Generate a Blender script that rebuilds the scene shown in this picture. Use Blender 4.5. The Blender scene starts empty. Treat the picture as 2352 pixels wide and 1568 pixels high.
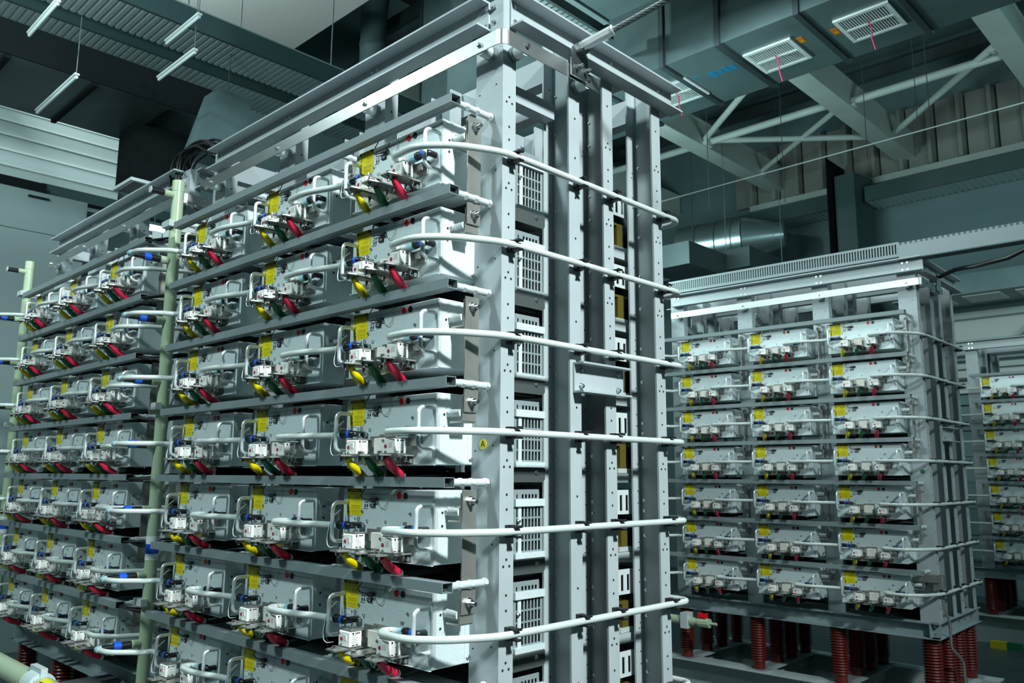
import bpy, math, random
from mathutils import Matrix, Vector
random.seed(7)
C = bpy.context.scene.collection
SC = bpy.context.scene
PI = math.pi

# ------------------------------------------------------------------ materials
MATS = {}
def mat(name, col, rough=0.5, metal=0.0, spec=0.5, emit=None, est=0.0, noise=None, bump=None, trans=0.0, coat=0.0, sss=0.0):
    """principled material; noise=(scale, amount, kind) varies the base colour, bump=(scale, strength)"""
    m = bpy.data.materials.new(name); m.use_nodes = True
    nt = m.node_tree; b = nt.nodes['Principled BSDF']
    b.inputs['Base Color'].default_value = (*col, 1); b.inputs['Roughness'].default_value = rough
    b.inputs['Metallic'].default_value = metal; b.inputs['Specular IOR Level'].default_value = spec
    if trans: b.inputs['Transmission Weight'].default_value = trans
    if coat: b.inputs['Coat Weight'].default_value = coat
    if sss:
        b.inputs['Subsurface Weight'].default_value = sss
        b.inputs['Subsurface Radius'].default_value = (0.01, 0.01, 0.01)
    if emit:
        b.inputs['Emission Color'].default_value = (*emit, 1); b.inputs['Emission Strength'].default_value = est
    if noise or bump:
        tc = nt.nodes.new('ShaderNodeTexCoord')
    if noise:
        sc, amt, kind = noise
        if kind == 'spangle':
            t = nt.nodes.new('ShaderNodeTexVoronoi'); t.inputs['Scale'].default_value = sc
            out = t.outputs['Color']
        else:
            t = nt.nodes.new('ShaderNodeTexNoise'); t.inputs['Scale'].default_value = sc; t.inputs['Detail'].default_value = 5
            out = t.outputs['Fac']
        nt.links.new(tc.outputs['Object'], t.inputs['Vector'])
        bw = nt.nodes.new('ShaderNodeRGBToBW'); nt.links.new(out, bw.inputs[0])
        mr = nt.nodes.new('ShaderNodeMapRange')
        lo, hi = (0.0, 1.0) if kind == 'spangle' else (0.3, 0.7)
        mr.inputs[1].default_value = lo; mr.inputs[2].default_value = hi
        mr.inputs[3].default_value = 1 - amt; mr.inputs[4].default_value = 1 + amt
        nt.links.new(bw.outputs[0], mr.inputs[0])
        mx = nt.nodes.new('ShaderNodeVectorMath'); mx.operation = 'SCALE'
        mx.inputs[0].default_value = col
        nt.links.new(mr.outputs[0], mx.inputs['Scale'])
        nt.links.new(mx.outputs[0], b.inputs['Base Color'])
    if bump:
        t2 = nt.nodes.new('ShaderNodeTexNoise'); t2.inputs['Scale'].default_value = bump[0]; t2.inputs['Detail'].default_value = 4
        nt.links.new(tc.outputs['Object'], t2.inputs['Vector'])
        bp = nt.nodes.new('ShaderNodeBump'); bp.inputs['Strength'].default_value = bump[1]; bp.inputs['Distance'].default_value = 0.01
        nt.links.new(t2.outputs['Fac'], bp.inputs['Height']); nt.links.new(bp.outputs[0], b.inputs['Normal'])
    MATS[name] = m
    return m
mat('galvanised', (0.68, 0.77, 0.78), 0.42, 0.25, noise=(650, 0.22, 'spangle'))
mat('galvanised_shaded', (0.30, 0.36, 0.37), 0.42, 0.35, noise=(650, 0.22, 'spangle'))  # darker copy of galvanised: part shade on the perforated plates put into the colour
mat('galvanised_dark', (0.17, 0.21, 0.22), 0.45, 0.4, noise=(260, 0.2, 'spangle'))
mat('painted_steel', (0.37, 0.415, 0.43), 0.38, 0.0, noise=(6, 0.05, 'n'))
mat('base_paint', (0.26, 0.33, 0.35), 0.45, 0.0, noise=(5, 0.12, 'n'))
mat('stainless', (0.52, 0.545, 0.545), 0.37, 1.0, bump=(3, 0.05))
mat('steel', (0.62, 0.65, 0.66), 0.28, 1.0)
mat('tinned', (0.42, 0.42, 0.39), 0.36, 0.75, noise=(30, 0.08, 'n'))
mat('alu', (0.78, 0.82, 0.83), 0.38, 0.55)
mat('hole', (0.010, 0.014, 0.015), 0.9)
mat('frame_paint', (0.42, 0.50, 0.50), 0.45, 0.0, noise=(4, 0.10, 'n'))
mat('black', (0.012, 0.014, 0.016), 0.45)
mat('cable', (0.010, 0.012, 0.013), 0.4)
mat('rubber', (0.008, 0.010, 0.012), 0.35)
mat('hose', (0.56, 0.61, 0.59), 0.22, 0.0, sss=0.25)
mat('collar', (0.30, 0.52, 0.60), 0.3)
mat('blue', (0.01, 0.09, 0.55), 0.35)
mat('red', (0.62, 0.012, 0.055), 0.4)
mat('signal_red', (0.75, 0.01, 0.02), 0.35)
mat('green', (0.005, 0.16, 0.06), 0.4)
mat('yellow', (0.75, 0.60, 0.0), 0.4)
mat('label_yellow', (0.80, 0.68, 0.0), 0.5)
mat('ink', (0.015, 0.015, 0.012), 0.6)
mat('label_ink', (0.30, 0.25, 0.0), 0.6)
mat('ceramic', (0.80, 0.81, 0.78), 0.35)
mat('beige', (0.62, 0.60, 0.55), 0.5)
mat('grey_print', (0.30, 0.31, 0.31), 0.6)
mat('white_plastic', (0.52, 0.57, 0.57), 0.35)
mat('white_paper', (0.75, 0.78, 0.78), 0.6)
mat('maroon', (0.35, 0.03, 0.08), 0.4)
mat('green_print', (0.02, 0.35, 0.20), 0.5)
mat('trunking', (0.20, 0.245, 0.255), 0.45)
mat('trunking_in', (0.03, 0.035, 0.036), 0.6)
mat('slot_grey', (0.075, 0.095, 0.10), 0.6)
mat('pipe_green', (0.40, 0.50, 0.34), 0.28, noise=(3, 0.06, 'n'))
mat('insulator', (0.13, 0.010, 0.007), 0.35)
mat('sheet_yellow', (0.20, 0.175, 0.015), 0.35)
mat('bakelite', (0.09, 0.075, 0.012), 0.3)
mat('shelf_dark', (0.05, 0.06, 0.06), 0.6)
mat('stripe_green', (0.01, 0.13, 0.06), 0.45)
mat('rope', (0.30, 0.33, 0.33), 0.35, 0.9)

# ------------------------------------------------------------------ mesh builder
class MB:
    def __init__(s): s.v = []; s.f = []; s.m = []; s.sm = []; s.mn = []
    def mi(s, m):
        if m not in s.mn: s.mn.append(m)
        return s.mn.index(m)
    def add(s, vs, fs, m, smooth=False):
        o = len(s.v); s.v += [tuple(p) for p in vs]; k = s.mi(m)
        for f in fs:
            s.f.append(tuple(i + o for i in f)); s.m.append(k); s.sm.append(smooth)
        return s
    def box(s, x0, x1, y0, y1, z0, z1, m):
        if x0 > x1: x0, x1 = x1, x0
        if y0 > y1: y0, y1 = y1, y0
        if z0 > z1: z0, z1 = z1, z0
        vs = [(x0,y0,z0),(x1,y0,z0),(x1,y1,z0),(x0,y1,z0),(x0,y0,z1),(x1,y0,z1),(x1,y1,z1),(x0,y1,z1)]
        return s.add(vs, [(3,2,1,0),(4,5,6,7),(0,1,5,4),(1,2,6,5),(2,3,7,6),(3,0,4,7)], m)
    def cbox(s, x0, x1, y0, y1, z0, z1, c, m):
        """box with chamfered edges"""
        vs = []; 
        for (a, b, d) in ((0,c,c),(c,0,c),(c,c,0)):
            for sx in (0,1):
                for sy in (0,1):
                    for sz in (0,1):
                        vs.append((x1-a if sx else x0+a, y1-b if sy else y0+b, z1-d if sz else z0+d))
        I = lambda g,x,y,z: g*8+x*4+y*2+z
        fs = []
        for x in (0,1):
            q = [I(0,x,0,0),I(0,x,1,0),I(0,x,1,1),I(0,x,0,1)]; fs.append(q if x else q[::-1])
        for y in (0,1):
            q = [I(1,0,y,0),I(1,0,y,1),I(1,1,y,1),I(1,1,y,0)]; fs.append(q if y else q[::-1])
        for z in (0,1):
            q = [I(2,0,0,z),I(2,1,0,z),I(2,1,1,z),I(2,0,1,z)]; fs.append(q if z else q[::-1])
        for x in (0,1):
            for y in (0,1):
                q = [I(0,x,y,0),I(0,x,y,1),I(1,x,y,1),I(1,x,y,0)]; fs.append(q if x != y else q[::-1])
        for x in (0,1):
            for z in (0,1):
                q = [I(0,x,0,z),I(2,x,0,z),I(2,x,1,z),I(0,x,1,z)]; fs.append(q if x != z else q[::-1])
        for y in (0,1):
            for z in (0,1):
                q = [I(1,0,y,z),I(1,1,y,z),I(2,1,y,z),I(2,0,y,z)]; fs.append(q if y != z else q[::-1])
        for x in (0,1):
            for y in (0,1):
                for z in (0,1):
                    q = [I(0,x,y,z),I(1,x,y,z),I(2,x,y,z)]; fs.append(q if (x+y+z) % 2 else q[::-1])
        return s.add(vs, [tuple(f) for f in fs], m)
    def cyl(s, p0, p1, r, m, r1=None, n=14, caps=True, smooth=True):
        p0 = Vector(p0); p1 = Vector(p1); r1 = r if r1 is None else r1
        d = (p1 - p0).normalized()
        a = d.orthogonal().normalized(); b = d.cross(a)
        vs = []
        for P, R in ((p0, r), (p1, r1)):
            for i in range(n):
                t = 2*PI*i/n; vs.append(P + a*R*math.cos(t) + b*R*math.sin(t))
        s.add(vs, [(i, (i+1)%n, n+(i+1)%n, n+i) for i in range(n)], m, smooth)
        if caps:
            s.add(vs, [tuple(range(n))[::-1], tuple(range(n, 2*n))], m)
        return s
    def hexbolt(s, p, d, r, h, m, stud=0.0):
        p = Vector(p); d = Vector(d).normalized()
        s.cyl(p, p + d*0.0015, r*1.35, m, n=12, smooth=False)
        s.cyl(p + d*0.0015, p + d*h, r, m, n=6, smooth=False)
        if stud: s.cyl(p + d*h, p + d*(h+stud), r*0.55, m, n=8)
        return s
    def tube(s, path, r, m, n=10, caps=True):
        path = [Vector(p) for p in path]; N = len(path)
        rs = r if isinstance(r, (list, tuple)) else [r]*N
        T = []
        for i in range(N):
            a = path[max(i-1, 0)]; b = path[min(i+1, N-1)]; T.append((b-a).normalized())
        nrm = T[0].orthogonal().normalized(); vs = []
        for i in range(N):
            nrm = (nrm - T[i]*nrm.dot(T[i])).normalized(); bi = T[i].cross(nrm)
            for k in range(n):
                t = 2*PI*k/n; vs.append(path[i] + (nrm*math.cos(t) + bi*math.sin(t))*rs[i])
        fs = [(i*n+k, i*n+(k+1)%n, (i+1)*n+(k+1)%n, (i+1)*n+k) for i in range(N-1) for k in range(n)]
        s.add(vs, fs, m, True)
        if caps: s.add(vs, [tuple(range(n))[::-1], tuple(range((N-1)*n, N*n))], m)
        return s
    def prism(s, poly, ax, a0, a1, m, smooth=False):
        """extrude 2D polygon along axis ax ('x','y','z') from a0 to a1"""
        def P(p, a):
            if ax == 'x': return (a, p[0], p[1])
            if ax == 'y': return (p[0], a, p[1])
            return (p[0], p[1], a)
        n = len(poly); vs = [P(p, a0) for p in poly] + [P(p, a1) for p in poly]
        s.add(vs, [(i, (i+1)%n, n+(i+1)%n, n+i) for i in range(n)], m, smooth)
        s.add(vs, [tuple(range(n))[::-1], tuple(range(n, 2*n))], m)
        return s
    def disc(s, c, nrm, r, m, n=10):
        c = Vector(c); d = Vector(nrm).normalized()
        return s.cyl(c, c + d*0.0008, r, m, n=n, smooth=False)
    def lathe(s, c, prof, m, n=20):
        """profile (r, z) around vertical axis at c"""
        vs = []
        for r, z in prof:
            for k in range(n):
                t = 2*PI*k/n; vs.append((c[0]+r*math.cos(t), c[1]+r*math.sin(t), c[2]+z))
        K = len(prof)
        s.add(vs, [(i*n+k, i*n+(k+1)%n, (i+1)*n+(k+1)%n, (i+1)*n+k) for i in range(K-1) for k in range(n)], m, True)
        s.add(vs, [tuple(range(n))[::-1], tuple(range((K-1)*n, K*n))], m)
        return s
    def plate(s, ax, a0, a1, u0, u1, v0, v1, holes, m):
        """plate with real rectangular holes; ax = thickness axis 'x' (u=y, v=z) or 'y' (u=x, v=z) or 'z' (u=x, v=y)"""
        U = sorted(set([u0, u1] + [h[0] for h in holes] + [h[1] for h in holes]))
        V = sorted(set([v0, v1] + [h[2] for h in holes] + [h[3] for h in holes]))
        def P(u, v, a):
            return (a, u, v) if ax == 'x' else ((u, a, v) if ax == 'y' else (u, v, a))
        def inh(u, v): return any(h[0] < u < h[1] and h[2] < v < h[3] for h in holes)
        nu = len(U); nv = len(V); 
        vs = [P(u, v, a) for a in (a0, a1) for v in V for u in U]
        I = lambda k, j, i: k*nu*nv + j*nu + i
        fs = []
        for j in range(nv-1):
            for i in range(nu-1):
                if inh((U[i]+U[i+1])/2, (V[j]+V[j+1])/2): continue
                q = (i, j)
                fs.append((I(0,j,i), I(0,j+1,i), I(0,j+1,i+1), I(0,j,i+1)))
                fs.append((I(1,j,i), I(1,j,i+1), I(1,j+1,i+1), I(1,j+1,i)))
        s.add(vs, fs, m)
        for h in list(holes) + [(u0, u1, v0, v1)]:
            c = [(h[0],h[2]),(h[1],h[2]),(h[1],h[3]),(h[0],h[3])]
            w = [P(u, v, a0) for u, v in c] + [P(u, v, a1) for u, v in c]
            s.add(w, [(i, (i+1)%4, 4+(i+1)%4, 4+i) for i in range(4)], m)
        return s
    def text(s, txt, size, org, ux, uy, m, eps):
        """flat lettering: org + ux*x + uy*y + eps"""
        cu = bpy.data.curves.new('t', 'FONT'); cu.body = txt; cu.size = size; cu.align_x = 'CENTER'; cu.align_y = 'CENTER'
        ob = bpy.data.objects.new('t', cu); me = bpy.data.meshes.new_from_object(ob)
        ux = Vector(ux); uy = Vector(uy); o = Vector(org) + Vector(eps)
        vs = [o + ux*v.co.x + uy*v.co.y for v in me.vertices]
        s.add(vs, [tuple(p.vertices) for p in me.polygons], m)
        bpy.data.objects.remove(ob); bpy.data.curves.remove(cu); bpy.data.meshes.remove(me)
        return s
    def mesh(s, name):
        me = bpy.data.meshes.new(name); me.from_pydata(s.v, [], s.f)
        for n in s.mn: me.materials.append(MATS[n])
        me.polygons.foreach_set('material_index', s.m); me.polygons.foreach_set('use_smooth', s.sm)
        me.validate(); me.update()
        return me
def fillet(pts, r, seg=6):
    pts = [Vector(p) for p in pts]; out = [pts[0]]
    for i in range(1, len(pts)-1):
        a, b, c = pts[i-1], pts[i], pts[i+1]
        d1 = (a-b); d2 = (c-b); k = min(r, d1.length*0.49, d2.length*0.49)
        p = b + d1.normalized()*k; q = b + d2.normalized()*k
        for t in range(seg+1):
            t /= seg; out.append(p*(1-t)**2 + b*2*t*(1-t) + q*t*t)
    out.append(pts[-1]); return out
def channel(mb, ax, a0, a1, w0, w1, d0, d1, t, m):
    """U channel along axis ax: web at depth d0 spanning w0..w1, flanges reach to d1.
    ax 'z': w is x, d is y; ax 'x': w is z, d is y; ax 'y': w is z, d is x"""
    s = 1 if d1 > d0 else -1
    def B(wa, wb, da, db):
        if ax == 'z': mb.box(wa, wb, da, db, a0, a1, m)
        elif ax == 'x': mb.box(a0, a1, da, db, wa, wb, m)
        else: mb.box(da, db, a0, a1, wa, wb, m)
    B(w0, w1, d0, d0 + s*t); B(w0, w0 + t, d0 + s*t, d1); B(w1 - t, w1, d0 + s*t, d1)

def obj(name, me, parent=None, loc=(0,0,0), rz=0.0):
    if isinstance(me, MB): me = me.mesh(name)
    o = bpy.data.objects.new(name, me); C.objects.link(o)
    o.location = loc; o.rotation_euler = (0, 0, rz)
    if parent: o.parent = parent
    return o
def tag(o, label, cat, group=None, kind=None):
    o['label'] = label; o['category'] = cat
    if group: o['group'] = group
    if kind: o['kind'] = kind
    return o
def thing(name, label, cat, loc=(0,0,0), rz=0.0, group=None):
    return tag(obj(name, None, None, loc, rz), label, cat, group)
def struct(name, mb):
    o = obj(name, mb); o['kind'] = 'structure'; return o
def plabel(o, l): o['label'] = l; return o

class Kit:
    """recipe of a thing: list of (name, mesh, parent index or None, part label)"""
    def __init__(s): s.p = []
    def part(s, name, mb, parent=None, label=None):
        s.p.append((name, mb.mesh(name), parent, label)); return len(s.p)-1
    def place(s, root, skip=()):
        made = {}
        for i, (n, me, par, lab) in enumerate(s.p):
            if n in skip or (par is not None and par not in made): continue
            o = bpy.data.objects.new(n, me); C.objects.link(o)
            o.parent = root if par is None else made[par]
            if lab: o['label'] = lab
            made[i] = o
        return root

# racks: origin, turn about z, wording
TH2 = 0.02225
RACKS = {
 'near':  dict(o=(0, 0, 0), rz=0.0, say='near rack'),
 'left':  dict(o=(-2.337, 0, 0), rz=0.0, say='left rack beyond the green pipe'),
 'mid':   dict(o=(-0.147, 4.428, -0.018), rz=TH2, say='right-hand rack behind'),
 'far':   dict(o=(-0.25, 8.75, -0.03), rz=0.0, say='farthest rack at the right edge'),
}
def at(R, p):
    c, s = math.cos(R['rz']), math.sin(R['rz']); o = R['o']
    return (o[0] + c*p[0] - s*p[1], o[1] + s*p[0] + c*p[1], o[2] + p[2])
ORD = ['top', 'second', 'third', 'fourth', 'fifth', 'sixth', 'seventh']
COLS = {0: 'right', 1: 'middle', 2: 'left'}
PITCH = 0.643
MODX = [-0.607, -0.607 - PITCH, -0.607 - 2*PITCH]     # left edge of right, middle, left column
POSTX = [0.0, -PITCH, -2*PITCH, -3*PITCH]
def zb(r): return 2.302 - 0.3*r                        # module bottom of row r = 1..7
def zt(r): return 2.402 - 0.3*r                        # hose height
def zr(r): return 2.564 - 0.3*r                        # trunking top

# ------------------------------------------------------------------ power module (local: x right, y into rack, z up)
MOD = Kit()
b = MB()
b.cbox(0, 0.478, 0, 0.20, 0, 0.222, 0.0025, 'galvanised'); b.box(0.4772, 0.4788, 0.001, 0.014, 0.001, 0.221, 'alu')  # side sheet's front lip, made brighter to stand in for an edge highlight
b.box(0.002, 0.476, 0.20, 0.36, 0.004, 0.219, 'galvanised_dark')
b.box(0.012, 0.464, 0.36, 0.49, 0.008, 0.214, 'hole')  # near-black block stands in for the shaded inside behind the slots
b.box(0.0, 0.478, -0.0012, 0.0, 0.2045, 0.2052, 'galvanised_dark')
b.box(0.0, 0.478, -0.010, 0.0, -0.002, 0.0, 'galvanised')
casing = MOD.part('casing', b)
b = MB()
b.box(0.478, 0.480, 0.130, 0.156, 0.002, 0.186, 'galvanised')
b.box(0.480, 0.486, 0.154, 0.156, 0.002, 0.186, 'galvanised')
MOD.part('side_flange', b)
for z in (0.018, 0.165):
    b = MB(); b.hexbolt((0.480, 0.142, z), (1,0,0), 0.0055, 0.006, 'steel'); MOD.part('flange_bolt', b)
for z in (0.115, 0.155):
    b = MB(); b.disc((0.4788, 0.03, z), (1,0,0), 0.004, 'hole'); MOD.part('rivet', b)
b = MB()
hl = []
for i in range(6):
    for j in range(4):
        y = 0.384 + 0.0165*i; z = 0.020 + 0.037*j
        hl.append((y, y+0.0095, z, z+0.031))
for j in range(4): hl.append((0.3575, 0.364, 0.020+0.037*j, 0.051+0.037*j))
b.plate('x', 0.4755, 0.478, 0.345, 0.488, 0.012, 0.168, hl, 'galvanised_shaded')
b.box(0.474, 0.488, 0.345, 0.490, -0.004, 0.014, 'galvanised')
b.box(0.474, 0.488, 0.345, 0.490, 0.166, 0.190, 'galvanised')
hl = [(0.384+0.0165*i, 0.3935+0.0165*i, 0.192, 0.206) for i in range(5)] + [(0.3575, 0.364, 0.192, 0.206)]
b.plate('x', 0.4755, 0.478, 0.345, 0.470, 0.188, 0.222, hl, 'galvanised_shaded')
b.box(0.478, 0.4795, 0.366, 0.381, 0.014, 0.166, 'galvanised')
b.hexbolt((0.4795, 0.366, 0.118), (1,0,0), 0.005, 0.008, 'steel')
MOD.part('perforated_panel', b)
b = MB(); b.box(0.466, 0.470, 0.350, 0.366, 0.012, 0.168, 'sheet_yellow'); MOD.part('inner_sheet', b, None, 'yellow insulating sheet')
# front markings
for t, u, v in (('U', 0.137, 0.116), ('V', 0.237, 0.116), ('W', 0.336, 0.116)):
    b = MB(); b.text(t, 0.019, (u, 0, v), (1,0,0), (0,0,1), 'ink', (0, -0.0012, 0)); MOD.part('phase_letter', b)
b = MB(); b.cyl((0.305, 0, 0.203), (0.305, -0.003, 0.203), 0.0105, 'signal_red', n=20); MOD.part('red_cap', b)
b = MB(); b.cyl((0.338, 0, 0.203), (0.338, -0.003, 0.203), 0.0105, 'black', n=20); MOD.part('black_cap', b)
b = MB()
b.box(0.022, 0.105, -0.0012, 0, 0.134, 0.2225, 'label_yellow')
b.box(0.024, 0.103, -0.0016, -0.0012, 0.2105, 0.2205, 'ink')
b.text('WARNING', 0.0095, (0.069, 0, 0.2155), (1,0,0), (0,0,1), 'label_yellow', (0, -0.002, 0))
b.prism([(0.036, 0.2125), (0.044, 0.2125), (0.040, 0.2190)], 'y', -0.0021, -0.0016, 'label_yellow')
for zc in (0.194, 0.178, 0.160):
    b.prism([(0.028, zc-0.005), (0.039, zc-0.005), (0.0335, zc+0.005)], 'y', -0.0016, -0.0012, 'ink')
    b.prism([(0.0310, zc-0.0035), (0.0360, zc-0.0035), (0.0335, zc+0.0018)], 'y', -0.002, -0.0016, 'label_yellow')
b.cyl((0.0335, -0.0012, 0.144), (0.0335, -0.0016, 0.144), 0.007, 'ink', n=16)
b.cyl((0.0335, -0.0016, 0.144), (0.0335, -0.0019, 0.144), 0.0052, 'label_yellow', n=16)
b.box(0.0310, 0.0360, -0.0022, -0.0019, 0.1415, 0.1465, 'ink')
for (z, u0, u1) in ((0.2065,.028,.100),(0.2030,.030,.098),(0.1975,.066,.100),(0.1945,.066,.098),(0.1915,.066,.100),(0.1885,.070,.096),
                    (0.1805,.058,.096),(0.1755,.062,.092),(0.1660,.046,.098),(0.1630,.046,.094),(0.1595,.052,.098),(0.1560,.046,.096),(0.1500,.048,.094),(0.1470,.048,.098),(0.1435,.048,.092),(0.1385,.052,.098)):
    b.box(u0, u1, -0.0014, -0.0012, z-0.0006, z+0.0006, 'label_ink')
MOD.part('warning_label', b, None, 'yellow warning label with a black header')
b = MB()
b.box(0.024, 0.100, -0.001, 0, 0.112, 0.132, 'white_paper')
b.box(0.026, 0.062, -0.0013, -0.001, 0.1275, 0.1300, 'grey_print')
b.prism([(0.066,0.122),(0.071,0.114),(0.076,0.122),(0.071,0.130)], 'y', -0.0014, -0.001, 'green_print')
b.cyl((0.089, -0.001, 0.122), (0.089, -0.0014, 0.122), 0.0090, 'ink', n=18)
b.cyl((0.089, -0.0014, 0.122), (0.089, -0.0018, 0.122), 0.0075, 'grey_print', n=18)
MOD.part('rating_sticker', b)
b = MB()
b.box(0.1225, 0.1275, -0.0015, 0, 0.1615, 0.1715, 'black'); b.box(0.1345, 0.1395, -0.0015, 0, 0.1625, 0.1725, 'black')
b.box(0.155, 0.181, -0.006, 0, 0.164, 0.1745, 'black'); b.box(0.158, 0.163, -0.0066, -0.006, 0.1665, 0.172, 'grey_print'); b.box(0.168, 0.177, -0.0066, -0.006, 0.1665, 0.172, 'grey_print')
b.box(0.118, 0.128, -0.001, 0, 0.1765, 0.1780, 'ink'); b.box(0.132, 0.142, -0.001, 0, 0.1765, 0.1780, 'ink'); b.box(0.152, 0.178, -0.001, 0, 0.1785, 0.1800, 'ink'); b.box(0.114, 0.140, -0.001, 0, 0.1565, 0.1580, 'ink')
MOD.part('signal_ports', b)
for u, v in ((0.110, 0.148), (0.363, 0.148), (0.290, 0.215), (0.200, 0.216)):
    b = MB(); b.hexbolt((u, 0, v), (0,-1,0), 0.0042 if v < 0.2 else 0.0025, 0.005 if v < .2 else .002, 'steel'); MOD.part('screw', b)
# handles
for u in (0.026, 0.463):
    b = MB(); b.tube(fillet([(u, 0, 0.175), (u, -0.060, 0.175), (u, -0.060, 0.048), (u, 0, 0.048)], 0.022, 7), 0.0068, 'alu', n=12)
    MOD.part('handle', b, None, 'bright aluminium pull handle')
# fuses with their terminal hardware
for u0 in (0.118, 0.316):
    b = MB()
    b.cbox(u0, u0+0.062, -0.083, -0.036, 0.033, 0.080, 0.003, 'ceramic')
    b.box(u0+0.030, u0+0.046, -0.0845, -0.082, 0.053, 0.070, 'ceramic')
    b.box(u0+0.0315, u0+0.0445, -0.0848, -0.0845, 0.0545, 0.0685, 'beige')
    for i, L in enumerate((0.020, 0.014, 0.022, 0.018, 0.024, 0.020, 0.026)):
        z = 0.0700 - 0.0045*i
        b.box(u0+0.062, u0+0.0624, -0.078+0.004, -0.078+0.004+L, z-0.0008, z+0.0008, 'grey_print')
    b.cyl((u0+0.062, -0.070, 0.0745), (u0+0.0625, -0.070, 0.0745), 0.0035, 'ink', n=12)
    b.box(u0+0.062, u0+0.0625, -0.062, -0.044, 0.0730, 0.0762, 'ink')
    b.box(u0+0.062, u0+0.0625, -0.074, -0.064, 0.0375, 0.0405, 'ink'); b.box(u0+0.062, u0+0.0625, -0.060, -0.050, 0.0375, 0.0405, 'ink')
    for (du, z) in ((0.006, 0.074), (0.020, 0.038)):
        b.hexbolt((u0+du, -0.083, z), (0,-1,0), 0.0038, 0.004, 'steel')
    fu = MOD.part('fuse', b, None, 'white ceramic fuse block')
    b = MB(); b.cyl((u0+0.018, -0.083, 0.056), (u0+0.018, -0.0845, 0.056), 0.0062, 'maroon', n=16); MOD.part('indicator', b, fu, 'dark red round indicator')
    b = MB()
    b.box(u0+0.008, u0+0.062, -0.078, -0.020, 0.0808, 0.0840, 'tinned')
    b.box(u0+0.040, u0+0.090, -0.024, -0.020, 0.058, 0.0840, 'tinned')
    b.box(u0+0.010, u0+0.058, -0.074, -0.040, 0.0796, 0.0808, 'black')
    b.box(u0+0.030, u0+0.095, -0.006, -0.001, 0.048, 0.094, 'tinned')
    b.hexbolt((u0+0.036, -0.056, 0.085), (0,0,1), 0.0075, 0.008, 'steel', 0.010)
    MOD.part('top_terminal', b, fu)
b = MB(); b.cbox(0.206, 0.262, -0.034, 0, 0.034, 0.086, 0.002, 'beige'); b.box(0.196, 0.272, -0.004, 0, 0.028, 0.100, 'tinned')
b.hexbolt((0.196, -0.004, 0.070), (0,-1,0), 0.004, 0.004, 'steel'); b.hexbolt((0.196, -0.004, 0.045), (0,-1,0), 0.004, 0.004, 'steel')
MOD.part('support_block', b)
for u0, u1, ub, w1 in ((0.118, 0.178, 0.148, 0.134), (0.216, 0.276, 0.246, 0.132), (0.318, 0.378, 0.350, 0.134)):
    b = MB()
    b.prism([(u0, -0.004), (u1, -0.004), (u1, -w1+0.03), (ub+0.022, -w1), (ub-0.022, -w1), (u0, -w1+0.03)], 'z', 0.0265, 0.0310, 'tinned')
    b.box(u0+0.01, u1-0.01, -0.09, -0.04, 0.0222, 0.0265, 'tinned')
    for (x, y, r) in ((ub, -w1+0.018, 0.0085), (u0+0.012, -0.030, 0.005), (u1-0.012, -0.030, 0.005)):
        b.hexbolt((x, y, 0.0310), (0,0,1), r, 0.010, 'steel'); b.hexbolt((x, y, 0.0265), (0,0,-1), r*1.15, 0.011, 'steel', 0.008)
    MOD.part('terminal_lug', b)
b = MB()
b.box(0.055, 0.374, -0.003, 0, 0.001, 0.027, 'tinned'); b.box(0.282, 0.366, -0.012, -0.003, 0.0055, 0.0215, 'galvanised_dark')
for x in (0.295, 0.315, 0.335, 0.355, 0.20, 0.10): b.hexbolt((x, -0.012 if x > .25 else -.003, 0.013), (0,-1,0), 0.0042, 0.005, 'steel')
MOD.part('lower_bracket', b)
# cable boots and the cables that run back under the module
for nm, m, p0, p1, p2 in (('yellow_boot', 'yellow', (0.143, -0.094, 0.021), (0.136, -0.066, -0.004), (0.106, -0.006, -0.031)),
                      ('green_boot', 'green', (0.242, -0.086, 0.020), (0.232, -0.056, -0.006), (0.198, 0.006, -0.032)),
                      ('red_boot', 'red', (0.351, -0.098, 0.021), (0.342, -0.068, -0.004), (0.316, -0.006, -0.031))):
    b = MB(); pts = fillet([p0, p1, p2], 0.02, 5)
    n = len(pts); rad = [0.0092 + (0.0045 if i > 2 else 0.0014*i) - (0.0012 if i >= n-1 else 0) for i in range(n)]
    b.tube(pts, rad, m, n=12); k = MOD.part(nm, b, None, m + ' cable boot')
    p1v, p2v = Vector(p1), Vector(p2); d = (p2v - p1v).normalized()
    b = MB(); b.cyl(p2v, p2v + d*0.014, 0.0120, 'white_paper', n=12); MOD.part('marker_sleeve', b, k)
    q = p2v + d*0.014
    b = MB(); b.tube(fillet([q, q + d*0.03, (q.x-0.01, q.y+0.10, -0.040), (q.x, 0.42, -0.030)], 0.03, 4), 0.0105, 'cable', n=8)
    MOD.part('power_cable', b)
# water fittings
b = MB()
b.cyl((0.038, -0.045, 0.103), (0.082, -0.045, 0.103), 0.0125, 'rubber', n=14); b.cyl((0.044, -0.045, 0.103), (0.052, -0.045, 0.103), 0.0140, 'rubber', n=14)
b.tube(fillet([(0.082, -0.045, 0.103), (0.104, -0.045, 0.103), (0.104, 0, 0.103)], 0.016, 5), 0.0105, 'rubber', n=12)
b.hexbolt((0.120, 0, 0.100), (0,-1,0), 0.008, 0.012, 'steel')
k = MOD.part('water_inlet', b, None, 'black elbow water fitting')
b = MB(); b.cyl((0.079, -0.045, 0.103), (0.090, -0.045, 0.103), 0.0138, 'blue', n=14); MOD.part('locking_ring', b, k, 'blue locking ring')
b = MB()
b.cyl((0.432, -0.034, 0.103), (0.388, -0.034, 0.103), 0.0125, 'rubber', n=14); b.cyl((0.404, -0.034, 0.103), (0.397, -0.034, 0.103), 0.0142, 'rubber', n=14)
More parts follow.
